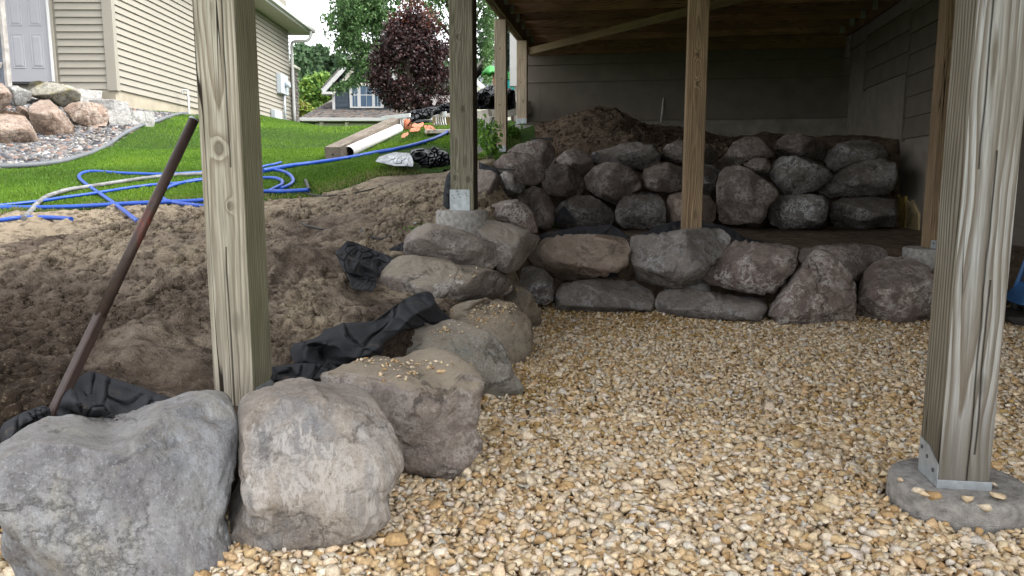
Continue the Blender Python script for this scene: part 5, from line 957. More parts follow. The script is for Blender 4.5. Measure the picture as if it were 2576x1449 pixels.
for (xa, ya, xb, yb, xc, y1, d, sd, lb) in [
    (271, 275, 315, 277, 388, 304, 12.35, 1, 'lowest white limestone block in the river stones'),
    (200, 243, 243, 243, 284, 272, 13.1, 2, 'left block of the middle limestone course'), (285, 250, 286, 251, 325, 274, 13.2, 3, 'right block of the middle limestone course'),
    (192, 220, 220, 221, 257, 243, 13.6, 4, 'topmost limestone block under the siding')]:
    a = aty(xa, ya, d); b = aty(xc, (ya+yb)/2+4, d+.5); zt = a[2]; zb_ = aty(xa, y1-4, d)[2]-.1
    block(a[:2], b[:2], zt, zb_, .5, sd, lb, None)

# ------------------------------------------------------------------ beige neighbour house
M_SIDE = m_plain('beige_vinyl', (.262, .243, .205), .6, .02, 3, .03); M_SIDE2 = M_SIDE
M_SOFF = m_plain('soffit_cream', (.46, .43, .37), .6, .02, 3, 0)
M_DOOR = m_plain('door_paint', (.31, .31, .335), .5, .02, 3, 0)
M_SHING = m_plain('asphalt_shingle', (.18, .165, .155), .95, .3, 20, .5)
YF = 14.3; XW = aty(285, 120, YF)[0]; YB = (lambda r_: r_[1]*XW/r_[0])(ray(731, 200))
bh = empty('beige_house', (XW, YF, 2.5), 0, 'beige vinyl sided house with a grey panelled door at the upper left', 'house')
def L_(p): return (p[0]-XW, p[1]-YF, p[2]-2.5)
def bbox(name, lo, hi, mat, bev=0, par=None): return box(name, L_(lo), L_(hi), mat, par or bh, bev)
zs = aty(285, 224, YF)[2]
bbox('foundation', (XW-6, YF+.02, 1.2), (XW-.03, YB-.02, zs), M_CONC2); bbox('wall', (XW-6, YF+.03, zs), (XW-.03, YB-.03, zs+4.2), M_SIDE)
def siding(along, a0, a1, z, ht, fixed):
    """one course: lower edge proud of the wall"""
    t0, t1 = .034, .004
    if along == 'y': V = [(fixed, a0, z), (fixed+t0, a0, z), (fixed+t0, a1, z), (fixed, a1, z), (fixed, a0, z+ht), (fixed+t1, a0, z+ht), (fixed+t1, a1, z+ht), (fixed, a1, z+ht)]
    else: V = [(a0, fixed-t0, z), (a1, fixed-t0, z), (a1, fixed, z), (a0, fixed, z), (a0, fixed-t1, z+ht), (a1, fixed-t1, z+ht), (a1, fixed, z+ht), (a0, fixed, z+ht)]
    mesh('siding_board', [L_(v) for v in V], BF, M_SIDE, bh)
xdr = aty(140, 100, YF)[0]
k = 0; z = zs
while z < zs+4.0:
    cuts = sorted(random.Random(k*7+3).uniform(YF+2, YB-1.5) for _ in range(2)); pts = [YF+.02]+cuts+[YB]
    for a0, a1 in zip(pts[:-1], pts[1:]):
        siding('y', a0+.0, a1-.002, z, .128, XW-.028)
    siding('x', xdr+.02, XW-.16, z, .128, YF+.03)
    z += .13; k += 1
bbox('corner_trim', (XW-.155, YF-.022, zs-.03), (XW+.012, YF+.03, zs+4.1), M_SIDE, .004); bbox('corner_trim', (XW-.03, YF-.0205, zs-.03), (XW+.03, YF+.10, zs+4.1), M_SIDE, .004)
# door
zd = aty(100, 206, YF)[2]; x0d = aty(14, 100, YF)[0]-.02; x1d = aty(133, 190, YF)[0]
dr = bbox('door', (x0d, YF-.02, zd), (x1d, YF+.02, zd+2.03), M_DOOR, .003)
wd_ = x1d-x0d
for (fx0, fx1) in ((.16, .44), (.58, .86)):
    for (z0, z1) in ((.24, .86), (1.0, 1.55), (1.68, 1.93)):
        xa, xb = x0d+wd_*fx0, x0d+wd_*fx1
        V = []
        for (ins, yy) in ((0, -.021), (.012, -.030), (.024, -.022), (.06, -.034)): V += [L_((xa+ins, YF+yy, zd+z0+ins)), L_((xb-ins, YF+yy, zd+z0+ins)), L_((xb-ins, YF+yy, zd+z1-ins)), L_((xa+ins, YF+yy, zd+z1-ins))]
        Fq = [(4*r+j, 4*r+(j+1) % 4, 4*r+4+(j+1) % 4, 4*r+4+j) for r in range(3) for j in range(4)]+[(12, 13, 14, 15)]
        o = mesh('door_panel', V, Fq, M_DOOR, dr)
bbox('door_jamb', (x1d+.005, YF-.05, zd-.03), (x1d+.05, YF+.02, zd+2.1), M_WHITE, .003); bbox('door_casing', (x1d+.052, YF-.03, zd-.03), (x1d+.085, YF+.025, zd+2.1), M_SIDE)
bbox('threshold', (x0d, YF-.08, zd-.05), (x1d+.05, YF+.02, zd-.005), M_CABLE)
# eave: soffit, fascia, gutter, roof
def hx(px, py, x):       # point on plane X = x
    r = ray(px, py); return CAM+r*(x/r[0])
ze = aty(728, 80, 26.0)[2]; ze = hx(728, 80, XW)[2]
ov = .62; yend = YB+.55
bbox('soffit', (XW-.02, YF-1, ze), (XW+ov, yend, ze+.03), M_SOFF)
for i in range(28): bbox('soffit_panel', (XW, YF-1+i*.46, ze-.008), (XW+ov-.03, YF-1+i*.46+.44, ze-.001), M_SOFF)
bbox('fascia', (XW+ov, YF-1, ze-.02), (XW+ov+.03, yend, ze+.17), M_WHITE); bbox('gable_fascia', (XW-6, yend, ze-.02), (XW+ov+.03, yend+.03, ze+.17), M_WHITE)
bbox('gutter', (XW+ov+.032, YF-1, ze+.04), (XW+ov+.14, yend, ze+.15), M_WHITE, .01)
V = [(XW+ov+.06, YF-1.1, ze+.19), (XW+ov+.06, yend+.08, ze+.19), (XW-5, yend+.08, ze+3.2), (XW-5, YF-1.1, ze+3.2)]
mesh('roof', [L_(v) for v in V]+[L_((v[0], v[1], v[2]-.05)) for v in V], BF, M_SHING, bh)
# downspout
yd = YB-.02; xs_ = XW+.09
ds = mesh('downspout', *(lambda P: (P.data.vertices and [v.co[:] for v in P.data.vertices], [tuple(p.vertices) for p in P.data.polygons]))(tube('tmp', smoothpath([L_(p) for p in [(XW+ov+.08, yd+.1, ze+.05), (XW+ov+.08, yd+.08, ze-.16), (XW+ov-.05, yd+.04, ze-.30), (XW+.16, yd, ze-.34), (xs_, yd-.02, ze-.50), (xs_, yd-.02, ze-.8), (xs_, yd-.02, 3.0)]], 6), .05, None)), M_WHITE, bh, True)
bpy.data.objects.remove(bpy.data.objects['tmp'])
# stone veneer at the far corner
rv = random.Random(3)
for i in range(17):
    z0 = 3.0+i*.105
    for j in range(2):
        y0 = YB+.01+j*.30+(.08 if i % 2 else 0); o = bbox('veneer_stone', (XW-.05, y0, z0), (XW+.07+rv.uniform(0, .03), y0+.27+rv.uniform(-.04, .01), z0+.095), RK['slate'] if rv.random() < .6 else RK['pale'], .012)
bbox('veneer_cap', (XW-.05, YB-.02, 3.0+17*.105), (XW+.16, YB+.68, 3.0+17*.105+.09), M_CREAM, .01)
# meter box, conduit, vent pipe, small box
mt_ = hx(716, 190, XW)
M_METER = m_plain('meter_grey', (.42, .46, .50), .5, .05, 6, 0)
ya, yb = hx(703, 200, XW+.1)[1], hx(727, 200, XW+.1)[1]; za, zb_ = hx(716, 238, XW+.1)[2], hx(716, 190, XW+.1)[2]
mb = bbox('meter_box', (XW, ya, za), (XW+.15, yb-.25, zb_), M_METER, .01)
tube('meter_glass', [np.array(L_((XW+.15, yb-.6, (za+zb_)/2))), np.array(L_((XW+.30, yb-.6, (za+zb_)/2)))], .09, M_METER, mb, 16)
tube('conduit', [L_((XW+.08, (ya+yb)/2, za)), L_((XW+.08, (ya+yb)/2, 2.9))], .035, M_METER, bh)
vp = hx(476, 290, XW+.25); tube('vent_pipe', smoothpath([L_(p) for p in [(vp[0], vp[1], vp[2]-.2), (vp[0], vp[1], vp[2]+.48), (vp[0]-.02, vp[1], vp[2]+.53), (vp[0]-.10, vp[1], vp[2]+.54), (vp[0]-.12, vp[1], vp[2]+.46)]], 5), .022, M_WHITE, bh)
sb_ = hx(702, 296, XW+.15); bbox('service_box', (XW+.0, sb_[1]-.35, sb_[2]-.1), (XW+.16, sb_[1]+.35, sb_[2]+.22), M_METER, .03)
# porch post of the neighbour's steps at the far left
M_DK = m_plain('slate_blue_wood', (.11, .125, .15), .8, .2, 6, .3); M_GW = m_plain('grey_weathered_wood', (.33, .31, .29), .85, .2, 6, .4)
q = aty(10, 195, 12.9); st_ = empty('stair_post', (q[0], q[1], q[2]-.2), 0, 'dark slate blue stair post with a grey face beside the panelled door', 'stair post')
box('post_shaft', (-.09, -.06, 0), (.045, .06, 2.6), M_DK, st_, .004); box('post_face', (.046, -.062, 0), (.098, .05, 2.6), M_GW, st_, .004)
beam('rail', (-.5, -.09, .62), (.03, -.09, .38), .04, .09, M_GW, st_); box('rail_end', (.05, -.09, 1.53), (.11, .0, 1.60), M_GW, st_)

# ------------------------------------------------------------------ blue house behind the crest
M_BLUES = m_plain('blue_shake', (.065, .085, .11), .8, .12, 10, .2); M_GLASS = m_plain('window_glass', (.08, .13, .20), .1, .1, 1, 0, spec=.8)
M_TANP = m_plain('tan_garage_panel', (.24, .225, .19), .7, .04, 4, 0)
Y0 = 32.; g0 = aty(752, 301, Y0); g1 = aty(1190, 301, Y0); zE = g0[2]; top = aty(900, 279, 34.2); slope = (top[2]-zE)/2.2
blu = empty('blue_house', (g0[0], Y0, 0), 0, 'blue shingled house with a gabled dormer and brown mottled roof beyond the lawn', 'house')
def Lb(p): return (p[0]-g0[0], p[1]-Y0, p[2])
def bb_(name, lo, hi, mat, par=None, bev=0): return box(name, Lb(lo), Lb(hi), mat, par or blu, bev)
bb_('garage_wall', (g0[0]+.6, Y0+.55, 0), (g1[0], Y0+9, zE-.05), M_TANP)
bb_('gutter', (g0[0], Y0-.1, zE-.06), (g1[0], Y0+.02, zE+.07), M_WHITE, None, .01); bb_('trim_band', (g0[0]+.55, Y0+.48, zE-.27), (g1[0], Y0+.56, zE-.12), M_CREAM)
bb_('soffit', (g0[0]+.05, Y0+.02, zE-.05), (g1[0], Y0+.6, zE-.03), M_WHITE)
for px in (754+52, 870, 964, 1060):
    x = aty(px, 310, Y0)[0]; bt = bb_('corbel', (x-.09, Y0+.15, zE-.35), (x+.05, Y0+.48, zE-.06), M_CREAM, None, .03); bb_('corbel_foot', (x-.08, Y0+.35, zE-1.0), (x+.04, Y0+.54, zE-.35), M_CREAM, bt, .03)
for x0p, x1p in ((768, 868), (872, 962), (966, 1058)):
    xa, xb = aty(x0p, 315, Y0)[0]+.1, aty(x1p, 315, Y0)[0]-.1
    for r in range(4): bb_('garage_door_panel', (xa, Y0+.50, zE-.34-.42*(r+1)), (xb, Y0+.545, zE-.37-.42*r), M_TANP, None, .01)
Yh = 38.5; hipx = aty(842, 240, Yh)[0]; zh = zE+slope*(Yh-Y0)
# bare roof deck, then shingles
rf = mesh('roof', [Lb(v) for v in [(g0[0], Y0, zE+.05), (g1[0], Y0, zE+.05), (g1[0], Yh, zh+.05), (hipx+0.2, Yh, zh+.05)]]+[Lb(v) for v in [(g0[0], Y0, zE), (g1[0], Y0, zE), (g1[0], Yh, zh-.1), (hipx+.2, Yh, zh-.1)]], BF, M_SHING, blu)
mesh('roof', [Lb(v) for v in [(g0[0], Y0, zE+.04), (hipx+.2, Yh, zh+.04), (g0[0], Y0+13, zE+.04)]]+[Lb(v) for v in [(g0[0], Y0, zE-.04), (hipx+.2, Yh, zh-.06), (g0[0], Y0+13, zE-.04)]], [(0, 1, 2), (5, 4, 3), (0, 3, 4, 1), (1, 4, 5, 2), (2, 5, 3, 0)], M_SHING, blu)
shm = [m_plain('shingle_%s' % nm, c, .95, .1, 12, 0) for nm, c in (('brown', (.115, .088, .072)), ('grey', (.10, .097, .098)), ('dark', (.042, .04, .042)), ('tan', (.17, .14, .115)))]
meshes = []
for mt in shm:
    o = mesh('shingle', boxv(0, 0, 0, .145, .20, .014), BF, mt, rf); meshes.append(o.data); bpy.data.objects.remove(o)
ang = math.atan(slope); cnt = 0; stf = [[], []]
rs = random.Random(9); joined = {0: [[], []], 1: [[], []], 2: [[], []], 3: [[], []]}
for r in range(30):
    yy = Y0+.02+r*.15*math.cos(ang)
    xl = g0[0]+(hipx+.2-g0[0])*(yy-Y0)/(Yh-Y0)+.05
    if yy > 34.3: xr_ = aty(838, 270, yy)[0]
    else: xr_ = g1[0]-2.0
    if yy > Yh-.2: break
    x = xl+(r % 3)*.05
    while x < xr_:
        k = rs.choices(range(4), (3, 4, 3, 2))[0]; zz = zE+.055+slope*(yy-Y0)
        if cnt < 300 and r % 2 == 0 and r < 18:
            o = bpy.data.objects.new('shingle', meshes[k]); link(o, rf); o.location = Lb((x, yy, zz)); o.rotation_euler = (ang, 0, 0); cnt += 1
        else:
            M_ = Matrix.Translation(Lb((x, yy, zz))) @ Matrix.Rotation(ang, 4, 'X'); nV = len(joined[k][0])
            joined[k][0] += [tuple(M_ @ Vector(v)) for v in boxv(0, 0, 0, .145, .20, .014)]; joined[k][1] += [tuple(i+nV for i in f) for f in BF]
        x += .15
allV, allF, mi = [], [], []
for k in range(4):
    off = len(allV); allV += joined[k][0]; allF += [tuple(i+off for i in f) for f in joined[k][1]]; mi += [k]*len(joined[k][1])
o = mesh('roof_shingles', allV, allF, shm[0], rf)
for mt in shm[1:]: o.data.materials.append(mt)
o.data.polygons.foreach_set('material_index', mi); o['kind'] = 'stuff'
# dormer
Yd = 34.2; dp = lambda px, py: aty(px, py, Yd)
wl, wr = dp(838, 270), dp(1007, 270); ap = dp(923, 130); el = dp(838, 222)
V = [(wl[0], Yd, wl[2]-1.2), (wr[0], Yd, wl[2]-1.2), (wr[0], Yd, el[2]), (ap[0], Yd, ap[2]), (wl[0], Yd, el[2])]
dm = mesh('dormer_wall', [Lb(v) for v in V]+[Lb((v[0], v[1]+3.5, v[2])) for v in V], [(0, 1, 2, 3, 4), (9, 8, 7, 6, 5)]+[(j, 5+j, 5+(j+1) % 5, (j+1) % 5) for j in range(5)], M_BLUES, blu)
rs = random.Random(4); sh = 0
zz = wl[2]+.02
while zz < ap[2]-.15:
    f_ = max(0, (zz-el[2])/(ap[2]-el[2])); xa, xb = wl[0]+(ap[0]-wl[0])*f_+.03, wr[0]+(ap[0]-wr[0])*f_-.03; x = xa
    while x < xb-.05:
        ww = min(rs.uniform(.13, .24), xb-x); inwin = aty(880, 240, Yd)[0] < x+ww/2 < aty(966, 240, Yd)[0] and dp(900, 273)[2] < zz+.05 < dp(900, 206)[2]
        if not inwin and sh < 290: bb_('shake', (x, Yd-.02-rs.uniform(0, .012), zz), (x+ww-.012, Yd-.001, zz+.165), M_BLUES, dm); sh += 1
        x += ww
    zz += .18
bb_('corner_board', (wl[0]-.02, Yd-.05, wl[2]-.3), (wl[0]+.10, Yd-.022, el[2]), M_WHITE, dm); bb_('corner_board', (wr[0]-.10, Yd-.05, wl[2]-.3), (wr[0]+.02, Yd-.022, el[2]), M_WHITE, dm)
bb_('belt_trim', (dp(848, 212)[0], Yd-.09, dp(848, 216.5)[2]), (dp(998, 212)[0], Yd-.02, dp(848, 209)[2]), M_CREAM, dm)
wa, wb_, wz0, wz1 = dp(880, 240)[0], dp(965, 240)[0], dp(900, 272)[2], dp(900, 211)[2]
wn = bb_('window', (wa, Yd-.06, wz0), (wb_, Yd-.035, wz1), M_WHITE, dm)
for (a, b_) in ((886.5, 900), (907.5, 937), (943, 958)):
    for (z0, z1) in ((268, 240.5), (238, 214)):
        xa, xb = dp(a, 240)[0], dp(b_, 240)[0]; za, zb_ = dp(900, z0)[2], dp(900, z1)[2]
        nW = 2 if b_-a > 20 or True else 1
        for h in range(nW):
            xx0 = xa+(xb-xa)*h/nW+.01; xx1 = xa+(xb-xa)*(h+1)/nW-.01; bb_('pane', (xx0, Yd-.066, za), (xx1, Yd-.061, zb_), M_GLASS, wn)
for sgn, (p0, p1) in ((-1, (dp(818, 232), dp(923, 118))), (1, (dp(1028, 232), dp(923, 118)))):
    beam('rake_board', Lb((p0[0], Yd-.45, p0[2])), Lb((p1[0], Yd-.45, p1[2])), .05, .22, M_WHITE, dm); beam('inner_rake', Lb((p0[0]-sgn*.3, Yd-.1, p0[2]-.12)), Lb((p1[0], Yd-.1, p1[2]-.32)), .05, .16, M_CREAM, dm)
    V = [(p0[0], Yd-.5, p0[2]+.12), (p0[0], Yd+3.5, p0[2]+.12), (p1[0], Yd+3.5, p1[2]+.12), (p1[0], Yd-.5, p1[2]+.12)]
    mesh('dormer_roof', [Lb(v) for v in V]+[Lb((v[0], v[1], v[2]+.08)) for v in V], BF, M_SHING, dm)
e0, e1 = dp(816, 238), dp(842, 238)
bb_('eave_return', (e0[0], Yd-.5, dp(830, 240.5)[2]), (e1[0], Yd-.02, dp(830, 234)[2]), M_WHITE, dm, .01)

# ------------------------------------------------------------------ things behind the left row of posts
M_GREEN = m_plain('bright_green_plastic', (.04, .26, .05), .4, .05, 3, 0, spec=.5); M_CRM = m_plain('cream_plastic', (.66, .63, .50), .45, .03, 3, 0); M_TEAL = m_plain('teal_plastic', (.0, .20, .18), .45, .05, 3, 0)
q = aty(1235, 176, 17); ps = empty('play_house', (q[0], q[1], 1.9), 0, 'toy playset with a wavy green canopy and cream body behind the posts', 'playset')
kk_ = 28; V = [(0, 0, 2.02+0)]; V[0] = (0, 0, q[2]-1.9+.10)
for rr0, dz in ((.09, .06), (.15, .0), (.20, -.06), (.19, -.10)):
    for j in range(kk_):
        a = 2*math.pi*j/kk_; w_ = 1+.12*math.cos(a*7); V.append((rr0*w_*math.cos(a), rr0*w_*math.sin(a), q[2]-1.9+dz-.02*math.cos(a*7)*(rr0 > .14)))
Fc = [(0, 1+j, 1+(j+1) % kk_) for j in range(kk_)]+[(1+r*kk_+j, 1+(r+1)*kk_+j, 1+(r+1)*kk_+(j+1) % kk_, 1+r*kk_+(j+1) % kk_) for r in range(3) for j in range(kk_)]
mesh('canopy', V, Fc, M_GREEN, ps, True).modifiers.new('s', 'SOLIDIFY').thickness = .012
tube('canopy_post', [(.08, 0, .8), (.08, 0, q[2]-1.9+.05)], .045, m_plain('brown_plastic', (.28, .15, .08), .6), ps)
V = [(-.42, 0, 0), (.3, 0, 0), (.3, 0, .9), (.15, 0, 1.12), (.10, 0, 1.42), (.04, 0, 1.42), (.02, 0, 1.15), (-.22, 0, 1.05), (-.24, 0, 1.3), (-.30, 0, 1.3), (-.32, 0, 1.0), (-.42, 0, .8)]
V = [(x, y, z-.12) for x, y, z in V]; k = len(V); mesh('body_panel', V+[(x, y+.08, z) for x, y, z in V], [tuple(range(k)), tuple(range(k, 2*k))[::-1]]+[(j, k+j, k+(j+1) % k, (j+1) % k) for j in range(k)], M_CRM, ps)
q = aty(1290, 205, 16); tl = empty('toy_slide', (q[0], q[1], q[2]-.6), 0, 'teal and green toy box with ribbed lid between two posts', 'toy'); box('box_body', (-.35, -.3, .15), (.3, .3, .6), M_TEAL, tl, .03)
for i in range(5): box('lid_rib', (-.36, -.32, .61+i*.03), (.3-i*.03, .3, .632+i*.03), M_GREEN, tl, .004)
# white column of the far porch + grey house behind
q0 = aty(1287, 218, 12.5); q1 = aty(1301, 218, 12.5); wc = empty('white_column', ((q0[0]+q1[0])/2, 12.5, 1.7), 0, 'white boxed column beyond the farthest post', 'column')
hw = (q1[0]-q0[0])/2+.03; box('column_shaft', (-hw, -hw, q0[2]-1.7), (hw, hw, 3.2), M_WHITE, wc, .005); box('column_core', (-.0, -.06, -.1), (hw-.02, .06, q0[2]-1.701), M_GW, wc)
q = aty(1237, 200, 42); gh = empty('grey_house', (q[0], 42, 1.2), 0, 'distant pale grey house with a white sloping rake behind the foliage', 'house')
M_GHW = m_plain('grey_house_siding', (.30, .33, .36), .8, .04, 2, 0)
V = [(-1.8, 0, 0), (2.6, 0, 0), (2.6, 0, 4.2), (.3, 0, 6.6), (-1.8, 0, 4.4)]
mesh('wall', V+[(x, y+6, z) for x, y, z in V], [(0, 1, 2, 3, 4), (9, 8, 7, 6, 5)]+[(j, 5+j, 5+(j+1) % 5, (j+1) % 5) for j in range(5)], M_GHW, gh)
beam('rake_board', (-2.2, -.3, 6.4), (1.6, -.3, 3.2), .06, .25, M_WHITE, gh); bb2 = box('trim_band', (-1.8, -.05, 3.1), (2.6, -.01, 3.4), M_CREAM, gh)
V = [(-2.4, -.4, 4.2), (.3, -.4, 7.2), (.3, 6.4, 7.2), (-2.4, 6.4, 4.2)]; mesh('roof', V+[(x, y, z+.12) for x, y, z in V], BF, M_SHING, gh)
V = [(2.9, -.4, 4.0), (.3, -.4, 7.2), (.3, 6.4, 7.2), (2.9, 6.4, 4.0)]; mesh('roof', V+[(x, y, z+.12) for x, y, z in V], BF, M_SHING, gh)
wn = box('window', (-.9, -.06, 2.0), (.2, -.02, 3.0), M_WHITE, gh); box('pane', (-.82, -.07, 2.08), (.12, -.062, 2.92), M_GLASS, wn)
# slabs and boards between olive and tan posts
GSl = 'slabs and boards stacked behind the posts'
M_BRD = m_plain('grey_board', (.42, .39, .34), .85, .15, 6, .3); M_PALE = m_plain('pale_sheet', (.52, .55, .56), .7, .05, 4, .1)
for (pa_, pb2, d, hgt, mt, lb) in [((1203, 322), (1262, 312), 10.9, .08, M_PALE, 'pale sheet leaning lowest between the olive and tan posts'), ((1206, 306), (1244, 298), 11.2, .10, M_BRD, 'short grey board on the pale sheet between the posts'),
                              ((1206, 292), (1262, 283), 11.4, .16, M_BRD, 'thick grey board under the black plastic bundle'), ((1275, 275), (1297, 272), 11.0, .20, M_BRD, 'grey concrete step beside the white column')]:
    a = atd(*pa_, d); b_ = atd(*pb2, d+.2); o = beam('board', a, b_, .55, hgt, mt, None, .006); tag(o, lb, 'board', GSl)
a = ground_at(1222, 392, lift=0); o = box('stone_block', (-.09, -.12, 0), (.09, .12, .12), M_CONC, None, .01, loc=tuple(a)); tag(o, 'small grey stone block in the weeds behind the olive post', 'stone block')

# blue plate compactor at the right edge
q = aty(2560, 800, 5.0); q[2] = .03; M_CB = m_plain('worn_blue_paint', (.03, .10, .24), .5, .2, 10, .1, spec=.4); M_ST = m_plain('dark_steel', (.06, .055, .05), .6, .3, 10, .2, metal=.4)
cpq = empty('plate_compactor', tuple(q), R_(-12), 'blue plate compactor on the gravel, cut by the right edge', 'compactor')
V = [(-.10, -.22, .0), (.55, -.22, .0), (.55, .22, .0), (-.10, .22, .0), (-.16, -.22, .05), (.60, -.22, .05), (.60, .22, .05), (-.16, .22, .05)]
mesh('base_plate', V, BF, M_ST, cpq)
V = [(-.06, -.17, .12), (.5, -.17, .12), (.5, .17, .12), (-.06, .17, .12), (.04, -.13, .25), (.5, -.13, .30), (.5, .13, .30), (.04, .13, .25)]
ho = bevel(mesh('housing', V, BF, M_CB, cpq), .015); M_YEL = m_plain('yellow_sticker', (.65, .45, .04), .5, .05, 5, 0)
st2 = mesh('warning_sticker', [(.02, -.161, .165), (.10, -.161, .175), (.11, -.148, .215), (.03, -.148, .205)], [(0, 1, 2, 3)], M_YEL, ho); st2.location = (0, -.004, 0)
mesh('sticker_mark', [(.05, -.1665, .178), (.075, -.1665, .182), (.072, -.159, .202), (.055, -.159, .195)], [(0, 1, 2, 3)], M_CABLE, st2)
for x in (.02, .4): tube('rubber_mount', [(x, -.1, .045), (x, -.1, .125)], .03, M_CABLE, cpq); tube('rubber_mount', [(x, .1, .045), (x, .1, .125)], .03, M_CABLE, cpq)
tube('handle', smoothpath([(.02, -.12, .2), (.05, -.12, .32), (.11, -.13, .55), (.16, -.13, .85), (.2, -.13, 1.0), (.24, 0, 1.02), (.2, .13, 1.0), (.11, .13, .55), (.02, .12, .2)], 6), .017, M_CB, cpq)
tube('engine', [(.3, 0, .27), (.3, 0, .5)], .12, M_ST, cpq, 16)

# ------------------------------------------------------------------ vegetation
M_LEAF = m_tint('green_leaf', .6, trans=.35, spec=.3); M_LEAFP = m_tint('purple_leaf', .5, trans=.2, spec=.4); M_BARK = m_plain('bark', (.06, .045, .035), .95, .3, 14, .8)
def leafmesh(P, size, cols, r, name, mat, parent, droop=0, kite=True):
    n = len(P); d = r.normal(size=(n, 3)); d[:, 2] -= droop; d /= np.linalg.norm(d, axis=1)[:, None]; s = np.cross(d, r.normal(size=(n, 3))); s /= np.linalg.norm(s, axis=1)[:, None]
    nn = np.cross(d, s); size = size[:, None]
    V = np.stack([P, P+d*size*.45+s*size*.30+nn*size*.06, P+d*size, P+d*size*.45-s*size*.30+nn*size*.06], 1).reshape(-1, 3); Q = np.arange(4*n).reshape(n, 4)
    return mesh(name, V, Q, mat, parent, col=np.repeat(cols, 4, 0))
def crown_pts(blobs, n, r, shell=.55):
    out = []; wt = np.array([b[3]*b[4]*b[5] for b in blobs]) ** .8; wt /= wt.sum()
    for b_, c in zip(blobs, (wt*n).astype(int)):
        v = r.normal(size=(c, 3)); v /= np.linalg.norm(v, axis=1)[:, None]; v *= (r.uniform(shell, 1, (c, 1)))*(1+.25*fbm(v*2.5+b_[0], 3, 5)[:, None]); out.append(np.array(b_[:3])+v*np.array(b_[3:6]))
    return np.concatenate(out)
def thin(P, sc_, thr, seed): return P[fbm(P*sc_, 3, seed) > thr]
def tree(label, base, h, blobs, n, lsize, pal, wts, seed, mat, group=None, cat='tree', tw=.12, droop=0, thr=-.12, nsc=2.2, extra=None, shell=.45):
    r = np.random.default_rng(seed); t = empty(cat.replace(' ', '_'), tuple(base), 0, label, cat, group); base = np.array(base)
    tp = base+[0, 0, h]; tube('trunk', smoothpath([base*0, (tp-base)*.4+[.04*h*.3, 0, 0], (tp-base)], 5), np.linspace(tw, tw*.35, 11), M_BARK, t, 10)
    for b_ in blobs[:9]:
        c = np.array(b_[:3])-base; s0 = (tp-base)*min(.9, max(.25, (c[2]/h)*.6)); tube('limb', smoothpath([s0, s0*.5+c*.5+[0, 0, .05*h], c], 4), np.linspace(tw*.4, tw*.1, 9), M_BARK, t, 6)
    P = crown_pts(blobs, n, r, shell); P = thin(P, nsc, thr, seed)
    if extra is not None: P = np.concatenate([P, extra])
    c = pick(pal, wts, len(P), r, .2); o = leafmesh(P-base, lsize*r.uniform(.7, 1.3, len(P)), c, r, 'crown', mat, t, droop); return t
def bl(px, py, d, rx, ry, rz=None):          # ellipsoid from picture radii at a distance
    c = atd(px, py, d); s = d/F; return (c[0], c[1], c[2], rx*s, (rz or (rx+ry)/2)*s, ry*s)
# purple maple
mb_ = atd(1030, 300, 19); mb_[2] = H(mb_[0], mb_[1], False)
tree('round dark purple maple with reddish new tips beside the blue house', mb_, 2.2, [bl(1035, 130, 19, 68, 75), bl(1000, 95, 19, 48, 48), bl(1075, 110, 19, 52, 62), bl(1040, 60, 19, 48, 45), bl(968, 150, 19, 46, 50), bl(990, 205, 19, 68, 48), bl(1085, 190, 19, 54, 58), bl(1110, 150, 19, 30, 60), bl(1045, 255, 19, 62, 34), bl(1075, 275, 19, 40, 18), bl(1000, 262, 19, 36, 18), bl(950, 195, 19, 34, 34), bl(985, 240, 19, 38, 30), bl(1095, 250, 19, 38, 30)],
     30000, .085, [(.035, .016, .018), (.055, .024, .024), (.02, .012, .014), (.09, .042, .035)], [4, 3, 3, 1], 61, M_LEAFP, thr=-.3, nsc=3, shell=.1,
     extra=None, cat='maple tree')
r = np.random.default_rng(66); P = crown_pts([bl(1040, 25, 19, 45, 32), bl(1010, 60, 19, 42, 32), bl(1080, 60, 18.8, 35, 38)], 1300, r, .5)
tt_ = [o for o in bpy.data.objects if o.name.startswith('maple_tree')][0]; leafmesh(P-np.array(mb_), .08*r.uniform(.7, 1.3, len(P)), pick([(.13, .045, .022), (.10, .03, .022), (.05, .02, .022)], [2, 2, 2], len(P), r, .2), r, 'new_growth', M_LEAFP, tt_)
